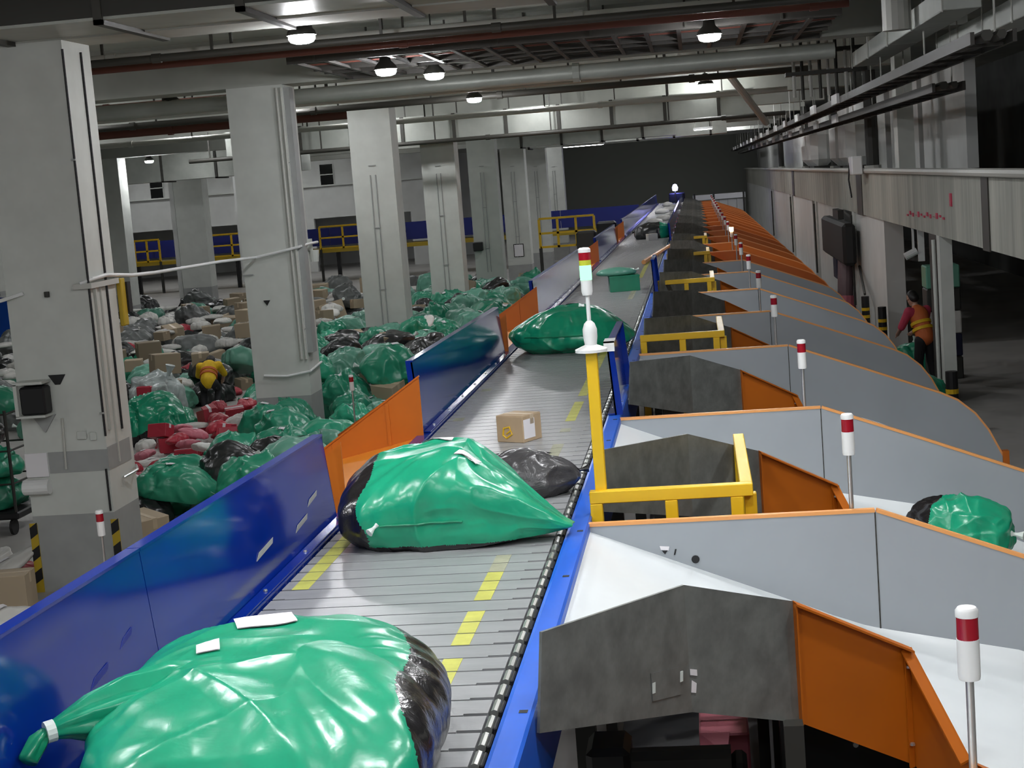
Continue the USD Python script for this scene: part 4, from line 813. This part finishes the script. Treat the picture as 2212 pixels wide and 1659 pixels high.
def heap(seed, x0, x1, y0, y1, height, mix, size, layers, region, dens=1.0, base=0.0):
    """Fills a heap layer by layer; every item is a thing of its own."""
    r_ = np.random.default_rng(seed); names = list(mix); w = np.array([mix[k] for k in names], float); w /= w.sum()
    for l in range(layers):
        z = base + l * 0.40 * size; got = []
        for _ in range(int((x1 - x0) * (y1 - y0) * 9 * dens)):
            x, y = r_.uniform(x0, x1), r_.uniform(y0, y1); h = height(x, y)
            if h < z + 0.22 * size or blocked(x, y, .52 * size) or any((x - a) ** 2 + (y - b) ** 2 < (.76 * size / dens) ** 2 for a, b in got): continue
            got.append((x, y)); k = r_.choice(len(names), p=w); kind = names[k]; c = KIND[kind][r_.integers(len(KIND[kind]))]
            if 'sack' not in kind and l == 0 and h > .8 and base == 0: kind = 'green_sack' if region != 'C' else ('black_sack', 'grey_sack', 'pale_green_sack')[r_.integers(3)]; c = KIND[kind][r_.integers(3)]
            ITEMS.append(dict(kind=kind, c=c, p=(x, y, z + r_.uniform(-.03, .03) * (l > 0)), rz=r_.uniform(0, 6.28), tilt=(r_.normal(0, .16), r_.normal(0, .16)) if l else (r_.normal(0, .04), r_.normal(0, .04)), s=size * r_.uniform(.88, 1.12) * (1.0 if 'sack' in kind else 1.0), region=region, l=l, top=h < z + .62 * size))
sm = lambda a, b, x: np.clip((x - a) / (b - a), 0, 1) ** 2 * (3 - 2 * np.clip((x - a) / (b - a), 0, 1))
hA = lambda x, y: 1.0 * sm(-7.9, -6.7, x) * sm(18.6, 20.2, y) * (1 - sm(25.2, 26.6, y)) * (1 - .35 * sm(-5.7, -5.2, x)) + .25 * (x > (-7.6 if y < 22 else -7.2))
heap(3, -7.9, -5.35, 18.7, 26.4, hA, dict(green_sack=6, pale_green_sack=1.2, black_sack=1.6, carton=.5), 0.98, 2, 'A')
hR = lambda x, y: .75 * sm(-10.2, -8.8, x) * sm(22.6, 24.4, y)
heap(5, -9.7, -7.75, 23.0, 29.2, hR, dict(red_parcel=5, box_red=3, white_parcel=4, pink_parcel=3), 0.85, 3, 'R', 1.5)
hB = lambda x, y: (0 if x < -7.7 and y < 30.2 else 1) * (1.15 - .25 * sm(38, 52, y)) * sm(-9.6, -8.0, x) * sm(27.3, 29.0, y) * (1 - .25 * sm(-5.8, -5.0, x)) + .2
heap(7, -9.3, -4.9, 27.4, 44.5, hB, dict(green_sack=5, pale_green_sack=5, black_sack=2.2, grey_sack=.8, carton=1.0, white_parcel=.5), 1.02, 3, 'B')
heap(8, -9.3, -4.8, 44.8, 56.0, hB, dict(green_sack=4, pale_green_sack=5, black_sack=2, white_parcel=1.5, carton=1), 1.15, 3, 'B')
hC = lambda x, y: .95 * sm(-21, -18.5, x) * (1 - sm(-11.2, -10.0, x)) * sm(28.0, 31.5, y) + .05
heap(9, -16.5, -9.9, 28.3, 37.5, hC, dict(green_sack=2, black_sack=2.5, grey_sack=2, white_parcel=5, carton=3, red_parcel=.8, pale_green_sack=1.5), 1.0, 2, 'C', .98)
heap(10, -21, -9.6, 38.0, 52.0, hC, dict(black_sack=1.6, grey_sack=2, white_parcel=12, carton=3, red_parcel=.8, pale_green_sack=1.2), 1.2, 2, 'C', .95)
heap(12, -25, -10.5, 53.0, 66.0, lambda x, y: .75, dict(black_sack=2.5, grey_sack=2, white_parcel=8, carton=3, pale_green_sack=1.0, pink_parcel=1), 1.6, 1, 'D', .78)
hT = lambda x, y: 2.0 if meshkit.noise(np.array([x * .5, y * .35, 2.5]), 3) > .30 else 0.0
heap(21, -17.5, -10.2, 33.0, 41.0, hT, dict(white_parcel=8, carton=2, red_parcel=.6), 0.95, 1, 'C', .92, base=.70)
heap(22, -19.5, -10.2, 41.0, 52.0, hT, dict(white_parcel=9, carton=2, grey_sack=.8), 1.15, 1, 'C', .92, base=.80)
for kind, i, p, rz, tl, s in (('carton', 2, (-11.15, 31.4, .82), .65, (0, .05), 1.0), ('carton', 2, (-6.35, 31.5, .92), .5, (.25, .1), .95), ('carton', 0, (-7.3, 33.2, .92), .9, (.3, .1), 1.05), ('carton', 1, (-6.75, 33.0, .90), 1.3, (.1, .2), 1.2), ('white_parcel', 2, (-6.1, 33.3, 1.2), .6, (.4, -.5), 1.1),
                              ('box_red', 0, (-9.15, 25.6, .1), .5, (0, 0), 1.0)):
    ITEMS.append(dict(kind=kind, c=KIND[kind][min(i, len(KIND[kind]) - 1)], p=p, rz=rz, tilt=tl, s=s, region='T', l=9, top=True))
# left-hand edge: sacks in the cage trolley; white parcels and cartons before the nearest pillar
for k, (x, y, z, kd) in enumerate(((-9.75, 20.2, .34, 'green_sack'), (-10.35, 20.5, .34, 'black_sack'), (-9.75, 20.25, .78, 'green_sack'), (-10.4, 20.4, .80, 'green_sack'), (-9.9, 20.3, 1.2, 'black_sack'), (-9.8, 20.4, 1.6, 'green_sack'))):
    ITEMS.append(dict(kind=kd, c=KIND[kd][k % 3], p=(x, y, z), rz=k * 1.3, tilt=(0, 0), s=.85, region='K', l=k, top=True))
for k, (x, y, z, kd, i, rz, s, tl) in enumerate(((-7.75, 16.05, 0, 'carton', 2, .12, .95, (0, 0)), (-7.50, 15.15, 0.0, 'white_parcel', 0, .4, 1.5, (0, 0)), (-6.75, 15.3, .02, 'white_parcel', 2, .5, 1.5, (0, -.45)), (-6.85, 14.6, .0, 'white_parcel', 1, 1.9, 1.3, (0, 0)), (-6.35, 15.1, .0, 'white_parcel', 1, .2, 1.3, (0, .2)),
                                                 (-8.2, 17.15, 0, 'red_parcel', 0, .2, 1.3, (0, 0)), (-8.5, 17.2, .0, 'white_parcel', 0, 1.0, 1.3, (0, -.7)), (-8.05, 16.7, .25, 'white_parcel', 2, .4, 1.2, (0, -.4)), (-6.4, 16.2, 0, 'green_sack', 1, .3, .62, (0, 0)), (-7.9, 14.4, 0, 'carton', 1, .4, 1.0, (0, 0)))):
    ITEMS.append(dict(kind=kd, c=KIND[kd][min(i, len(KIND[kd]) - 1)], p=(x, y, z), rz=rz, tilt=tl, s=s, region='F', l=k, top=True))
def where(it):
    x, y, z = it['p']; n = min(max(int((y - PY[0]) // 9.25), 0), 6); half = 'past ' + SIDE[n] if (y - PY[n]) < 4.9 else 'before ' + SIDE[n + 1]
    if it['region'] == 'F': return 'on the floor before the nearest pillar'
    if it['region'] == 'K': return 'in the cage trolley at the left edge'
    if it['region'] == 'R': return 'in the red parcel heap behind the nearest pillar'
    if it['region'] == 'D': return 'in the low far heap below the platform'
    lay = 'upper' if it['l'] >= 2 or it['top'] else 'lower'
    if x > -9.6: return f'{lay} conveyor-side heap, {half} pillar'
    return f'{lay} mixed left-bay heap, {half} pillar'
groups = {}
for it in ITEMS: groups.setdefault((it['kind'], where(it)), []).append(it)
for (kind, wh), its in groups.items():
    nm, cat, word = WORDS[kind]; its.sort(key=lambda i: px(i['p'])[0])
    for k, it in enumerate(its):
        lab = f'{word} {wh}' if len(its) == 1 else f'{ORD[k]} {word} from left, {wh}'
        copy(it['c'], nm, lab, cat, it['p'], it['rz'], {'F': 'parcels before the nearest pillar', 'K': 'sacks in the cage trolley', 'R': 'red and white parcels', 'D': 'parcels in the far heap'}.get(it['region'], 'sacks and parcels heaped on the floor') , it['tilt'], it['s'])
t = thing('clear_sack', 'tall clear film sack full of red and white parcels in the left bay', 'sack', (-10.9, 30.0, 0)); v, f = sack(91, 1.0, .9, 1.0, 4, crease=1.2); obj('body', (v, f), 'clear_film', t, smooth=True); obj('red_content', MB().box((-.2, -.52, .6), (.1, -.4, .8), .02), 'heap_red', t); obj('neck', knot((.3, 0, .92), (.3, 0, 1), .05), 'clear_film', t)
t = thing('green_sack', 'big slumped green and black sack on the floor beside the nearest pillar', 'sack', (-10.0, 27.4, 0)); v, f = sack(92, 1.3, 1.0, .85, 5, crease=1.3); a, b = split(v, f, lambda c: c[:, 2] < .3 + .1 * np.sin(c[:, 0] * 5)); obj('body', a, 'green_poly', t, smooth=True); obj('black_base', b, 'black_poly', t, smooth=True)
t = thing('cage_trolley', 'dark cage trolley loaded with green sacks at the left edge', 'trolley', (-10.1, 20.4, 0))
obj('deck', MB().box((-.8, -.55, .22), (.8, .55, .32), .02), 'black', t)
for x in (-.75, .75):
    for y in (-.5, .5): obj('post', MB().tube([(x, y, .3), (x, y, 1.7)], .022, 6), 'dark_steel', t); obj('wheel', MB().tube([(x * .9 - .02, y * .9, .11), (x * .9 + .02, y * .9, .11)], .11, 14), 'rubber', t)
for z in (.7, 1.15, 1.65):
    obj('cage_bar', MB().tube([(-.75, -.5, z), (.75, -.5, z)], .014, 6).tube([(.75, -.5, z), (.75, .5, z)], .014, 6).tube([(-.75, .5, z), (.75, .5, z)], .014, 6), 'dark_steel', t)
t = thing('blue_bin', 'large blue bin behind the nearest pillar at the left edge', 'bin', (-24.6, 54.0, 0)); obj('body', MB().prism([(-1.2, 0.1), (1.2, 0.1), (1.3, 1.5), (-1.3, 1.5)], -.8, .8, 'y'), 'blue_rail', t); obj('rim', MB().box((-1.35, -.85, 1.5), (1.35, .85, 1.56)), 'blue_paint', t)
for x in (-1, 1): obj('foot', MB().box((x - .1, -.7, 0), (x + .1, .7, .1)), 'dark_steel', t)

# hose slung between the pillars
t = thing('air_hose', 'white hose slung in a shallow arc from the nearest pillar to the second', 'hose', (0, 0, 0))
hp = [(-6.78, 16.66, 3.46), (-6.66, 16.72, 3.50), (-6.64, 17.1, 3.52), (-6.75, 18.2, 3.45), (-6.95, 19.6, 3.405), (-7.15, 21.5, 3.37), (-7.3, 23.5, 3.34), (-7.40, 25.88, 3.28), (-7.0, 25.9, 3.34), (-6.66, 25.9, 3.40), (-6.58, 26.3, 3.43), (-6.58, 26.9, 3.43)]
obj('hose', MB().tube(hp, .024, 10), 'white_plastic', t, smooth=40)
t = thing('air_hose', 'short white hose end on the left of the nearest pillar', 'hose', (0, 0, 0)); obj('hose', MB().tube([(-9.0, 16.5, 3.28), (-8.2, 16.5, 3.31), (-7.69, 16.62, 3.34), (-7.45, 16.68, 3.40)], .022, 8), 'white_plastic', t, smooth=40)
t = thing('hose_reel', 'narrow yellow box with black panel behind the nearest pillar', 'box', (-6.67, 17.62, 2.9)); obj('case', MB().box((-.03, -.1, 0), (.03, .04, .55), .01), 'yellow_dark', t); obj('panel', MB().box((-.05, .04, .15), (.05, .15, .5)), 'black', t)
t = thing('fire_extinguisher', 'red extinguisher standing in the parcels right of the nearest pillar', 'extinguisher', (-11.6, 29.2, .35)); obj('bottle', MB().lathe([(0, 0), (.11, 0), (.12, .05), (.12, .5), (.06, .6), (.03, .64), (0, .64)], n=20), 'fire_red', t, smooth=40); obj('valve', MB().box((-.05, -.02, .64), (.1, .02, .70)).tube([(.08, 0, .68), (.14, 0, .5), (.12, 0, .3)], .015, 6), 'black', t)

# ---------------------------------------------------------------- cross conveyor and far end
t = thing('cross_conveyor', 'blue cross conveyor on black legs running left across the far hall', 'conveyor', (0, 78.5, 0))
for a in np.arange(-34, -2.8, 3.9): obj('side_panel', MB().box((a, -.5, 1.75), (min(a + 3.88, -2.3), -.45, 2.62)), 'blue_far', t)
obj('belt', MB().box((-34, -.44, 2.1), (-2.3, 1.0, 2.2)), 'black', t); obj('deck', MB().box((-34, -1.4, 1.42), (-2.3, 1.0, 1.6)), 'yellow_dark', t)
for a in np.arange(-33.5, -2.5, 2.6): obj('leg', MB().box((a - .09, -1.2, 0), (a + .09, -1.02, 1.42)), 'black', t)
for k, (x0, x1, n) in enumerate(((-18.7, -15.2, 4), (-24.4, -20.9, 4), (-29.6, -27.0, 5), (-6.0, -3.9, 4))):
    t = thing('platform_railing', ['yellow railing of the far platform between second and third pillar', 'yellow railing of the far platform beside the second pillar', 'yellow railing before the blue panels under the windows', 'yellow railing beside the far belt, before the blue cross conveyor'][k], 'railing', ((x0 + x1) / 2, 77.1 if k < 3 else 60.0, 1.6)); w = (x1 - x0) / 2
    for z in (.0, .52, 1.08): obj('rail', MB().box((-w, -.04, z), (w, .04, z + .08)), 'yellow_paint', t)
    for x in np.linspace(-w, w, n): obj('post', MB().box((x - .045, -.04, 0), (x + .045, .04, 1.1)), 'yellow_paint', t)
    for x in (-w, w): obj('leg', MB().box((x - .06, -.05, -1.6), (x + .06, .05, 0)), 'dark_steel', t)
for k, (x, y, h, m) in enumerate(((-3.25, 46.2, 2.62, 'dark_steel'), (-2.75, 48.0, 2.80, 'black'))):
    t = thing('control_cabinet', ['dull grey rounded cabinet behind the signal tower, left of the belt', 'black cabinet beside the grey one, left of the belt'][k], 'cabinet', (x, y, 0)); obj('body', MB().box((-.29, -.3, 1.4), (.29, .3, h), .06), m, t); obj('stand', MB().box((-.26, -.25, 0), (.26, .25, 1.4)), 'yellow_dark', t); obj('door', MB().box((-.2, -.315, 1.5), (.2, -.3, h - .1)), m, t)
t = thing('white_screen_wall', 'white and grey panel fence closing the far end of the chutes', 'fence', (1.3, 92, 0)); 
for k in range(6): obj('panel', MB().box((-1.5 + k * .5, 0, 0), (-1.02 + k * .5, .06, 2.25)), 'white_wall', t)
obj('top_rail', MB().box((-1.5, -.05, 2.3), (1.5, .1, 2.6)), 'white_plastic', t)
for x in (-1.4, -.3, 1.4): obj('post', MB().box((x - .05, -.1, 0), (x + .05, 0, 2.7)), 'dark_steel', t)
t = thing('blue_beacon', 'glowing blue beacon over the far end of the belt', 'beacon', (-1.08, 84, BELT)); obj('pole', MB().tube([(0, 0, 0), (0, 0, .7)], .04, 8), 'dark_steel', t); obj('housing', MB().box((-.35, 0, .05), (.5, .3, .55), .05), 'navy', t); obj('lens', MB().lathe([(0, .66), (.13, .68), (.15, .84), (.09, 1.0), (0, 1.02)], n=16), 'blue_lit', t, smooth=40)

# dock side on the right
for k, (x, y) in enumerate(((3.72, 37.0), (3.78, 34.2), (3.55, 23.5))):
    t = thing('bollard', f'black bollard with yellow bands by the dock wall, {ORD[k]} from the far side', 'bollard', (x, y, 0)); obj('shaft', MB().tube([(0, 0, 0), (0, 0, .95)], .09, 12), 'black', t)
    for z in (.45, .62): obj('band', MB().tube([(0, 0, z), (0, 0, z + .07)], .094, 12), 'yellow_paint', t)
t = thing('wall_lamp', 'small white spot lamp on a bracket below the concrete beam', 'lamp', (3.9, 30.0, 2.25)); obj('head', MB().tube([(-.12, 0, .0), (.1, 0, .1)], .07, 12), 'white_plastic', t); obj('bracket', MB().box((.02, -.02, .05), (.06, .02, .53)).box((.12, -.02, -.1), (.24, .02, .53)), 'white_plastic', t)
t = thing('hanging_cloth', 'blue cloth hanging on the pale dock wall', 'cloth', (3.86, 46.0, .75)); obj('cloth', MB().box((-.06, -.9, 0), (.06, .3, 1.1), .03), 'navy', t); obj('rod', MB().box((-.02, -1.1, 1.1), (.08, .5, 1.14)), 'dark_steel', t)
t = thing('film_roll', 'wrapped purple grey roll leaning by the dock pillar', 'roll', (3.65, 41.6, 0)); obj('roll', MB().tube([(0, 0, .02), (.12, .2, 1.9)], .2, 14), 'purple_wrap', t); obj('foot_wrap', MB().tube([(0, 0, .0), (.04, .05, .6)], .27, 14), 'heap_pink', t)
t = thing('leaning_bar', 'dark bar leaning on the pale wall beside the bollard', 'bar', (0, 0, 0)); obj('bar', MB().tube([(3.72, 37.0, 1.0), (3.92, 40.0, 1.45)], .03, 8), 'dark_steel', t)
t = thing('stack_of_crates', 'dark crates stacked behind the worker in orange', 'crates', (4.35, 29.6, 0))
for k, m in enumerate(('dark_steel', 'navy', 'heap_white', 'dark_steel', 'heap_pale_green')): obj('crate', MB().box((-.3, -.3, k * .42), (.3, .3, k * .42 + .41), .02), m, t)

# ---------------------------------------------------------------- people
def flesh(bones, edge=.03, it=8):
    m = m3.Manifold()
    for (p, r), (q, s) in bones:
        a = m3.Manifold.sphere(r, 20).translate(list(map(float, p))); b = m3.Manifold.sphere(s, 20).translate(list(map(float, q)))
        m = m + m3.Manifold.batch_hull([a, b])
    m = m.refine_to_length(edge).to_mesh(); t = trimesh.Trimesh(m.vert_properties[:, :3], m.tri_verts); trimesh.smoothing.filter_taubin(t, iterations=it); return t
def person(label, loc, rz, J, colours, vest):
    """J: joints by name -> point. The body is one surface; the clothes are shells over its bones."""
    t = thing('person', label, 'person', loc, rz)
    R = dict(pelvis=.13, waist=.125, chest=.14, neck=.055, head=.10, sh=.065, el=.045, wr=.035, hip=.085, kn=.06, an=.042)
    B_ = [((J['pelvis'], .13), (J['waist'], .12)), ((J['waist'], .12), (J['chest'], .14)), ((J['chest'], .12), (J['neck'], .06)), ((J['neck'], .055), (J['head'], .06)), ((J['head'], .095), (J['head'] + J['up'] * .07, .095)), ((J['head'] + J['face'] * .02 - J['up'] * .05, .07), (J['head'], .09)), ((J['head'] + J['face'] * .10 - J['up'] * .0, .014), (J['head'] + J['face'] * .08 + J['up'] * .03, .012))]
    arms, legs, hands = [], [], []
    for s in 'lr':
        arms += [((J['chest'] * .9 + J['sh' + s] * .1, .09), (J['sh' + s], .07)), ((J['sh' + s], .065), (J['el' + s], .048)), ((J['el' + s], .046), (J['wr' + s], .034))]
        legs += [((J['pelvis'], .11), (J['hip' + s], .095)), ((J['hip' + s], .092), (J['kn' + s], .065)), ((J['kn' + s], .062), (J['an' + s], .045)), ((J['an' + s], .045), (J['an' + s] + J['toe'] * .16 - np.array([0, 0, .035]), .035))]
        w = J['wr' + s]; d = w - J['el' + s]; d = d / np.linalg.norm(d); side = np.cross(d, J['face']); side = side / (np.linalg.norm(side) + 1e-9)
        hands.append(((w, .032), (w + d * .08, .036)))
        for k in range(4):
            o = side * (-.027 + .018 * k); L = (.062, .075, .07, .055)[k]; hands += [((w + d * .085 + o, .0105), (w + d * (.085 + L * .55) + o, .0095)), ((w + d * (.085 + L * .55) + o, .0095), (w + d * (.085 + L) + o + J['face'] * .02, .008))]
        hands += [((w + d * .03 + side * .03, .012), (w + d * .075 + side * .055, .010))]
    obj('body', flesh(B_ + arms + legs + hands, .025, 5), colours['skin'], t, smooth=True)
    grow = lambda bs, g: [((p, r + g), (q, s + g)) for (p, r), (q, s) in bs]
    obj('shirt', flesh(grow(B_[:2] + [((J['chest'], .12), (J['neck'] * .5 + J['chest'] * .5, .08))] + [a for k, a in enumerate(arms) if k % 3 < 2], .018)), colours['shirt'], t, smooth=True)
    obj('trousers', flesh(grow([a for k, a in enumerate(legs) if k % 4 < 3] + [((J['pelvis'], .13), (J['pelvis'], .13))], .016)), colours['legs'], t, smooth=True)
    vb = obj('vest', flesh(grow(B_[:2] + [((J['chest'], .13), (J['chest'] * .6 + J['neck'] * .4, .09))], .034)), vest[0], t, smooth=True)
    ax = J['chest'] - J['pelvis']
    for k in (.35, .62):
        c = J['pelvis'] + ax * k; n = ax / np.linalg.norm(ax); m = m3.Manifold.sphere(1, 24)
        prof = [(.150, -.028), (.182, -.028), (.182, .028), (.150, .028)]; ring = trimesh.creation.revolve(np.array(prof + [prof[0]]), sections=24); ring.apply_transform(trimesh.geometry.align_vectors((0, 0, 1), n)); ring.apply_translation(c)
        obj('vest_band', ring, vest[1], t, smooth=40)
    obj('shoes', flesh(grow([legs[3], legs[7]], .012)), 'black', t, smooth=True)
    hb = J['head'] + J['up'] * .085 - J['face'] * .02
    obj('hair', flesh([((hb, .095), (hb - J['face'] * .03 - J['up'] * .06, .092))], .03, 3), 'hair', t, smooth=True)
    for s in (-1, 1):
        sd = np.cross(J['face'], J['up']); obj('eye', trimesh.creation.icosphere(1, .012).apply_translation(J['head'] + J['face'] * .086 + J['up'] * .035 + sd * .034 * s), 'black', t); obj('ear', trimesh.creation.icosphere(1, .022).apply_translation(J['head'] + J['up'] * .02 + sd * .098 * s), 'skin', t)
    obj('mouth', MB().tube([J['head'] + J['face'] * .088 - J['up'] * .05 - np.cross(J['face'], J['up']) * .02, J['head'] + J['face'] * .088 - J['up'] * .05 + np.cross(J['face'], J['up']) * .02], .006, 5), 'shirt_red', t)
    return t
V3 = lambda *a: np.array(a, float)
J = dict(pelvis=V3(0, 0, .92), waist=V3(0, .05, 1.08), chest=V3(0, .16, 1.30), neck=V3(0, .24, 1.46), head=V3(0, .31, 1.56), up=V3(0, .3, .95), face=V3(0, .95, -.3), toe=V3(0, 1, 0), shl=V3(-.19, .18, 1.37), shr=V3(.19, .18, 1.37), ell=V3(-.27, .30, 1.10), elr=V3(.26, .34, 1.10), wrl=V3(-.2, .5, .98), wrr=V3(.18, .52, .98), hipl=V3(-.09, 0, .86), hipr=V3(.09, 0, .86), knl=V3(-.11, .06, .48), knr=V3(.12, .02, .48), anl=V3(-.12, -.02, .08), anr=V3(.14, -.06, .08))
person('worker in orange vest with yellow bands and red sleeves at the chute end, right', (3.86, 28.4, 0), .5, J, dict(skin='skin', shirt='shirt_red', legs='trousers'), ('vest_orange', 'vest_yellow'))
J2 = dict(pelvis=V3(0, 0, .62), waist=V3(0, .10, .72), chest=V3(0, .28, .86), neck=V3(0, .42, .90), head=V3(0, .52, .93), up=V3(0, .7, .7), face=V3(0, .7, -.7), toe=V3(0, 1, 0), shl=V3(-.19, .30, .90), shr=V3(.19, .30, .90), ell=V3(-.27, .46, .70), elr=V3(.27, .46, .70), wrl=V3(-.2, .66, .56), wrr=V3(.2, .66, .56), hipl=V3(-.10, 0, .56), hipr=V3(.10, 0, .56), knl=V3(-.15, .26, .42), knr=V3(.15, .24, .42), anl=V3(-.13, -.02, .08), anr=V3(.14, -.05, .08))
person('crouching worker in yellow vest seen from behind among the parcels in the left bay', (-10.22, 31.3, 0), .15, J2, dict(skin='skin', shirt='vest_yellow', legs='trousers'), ('vest_yellow', 'vest_orange'))
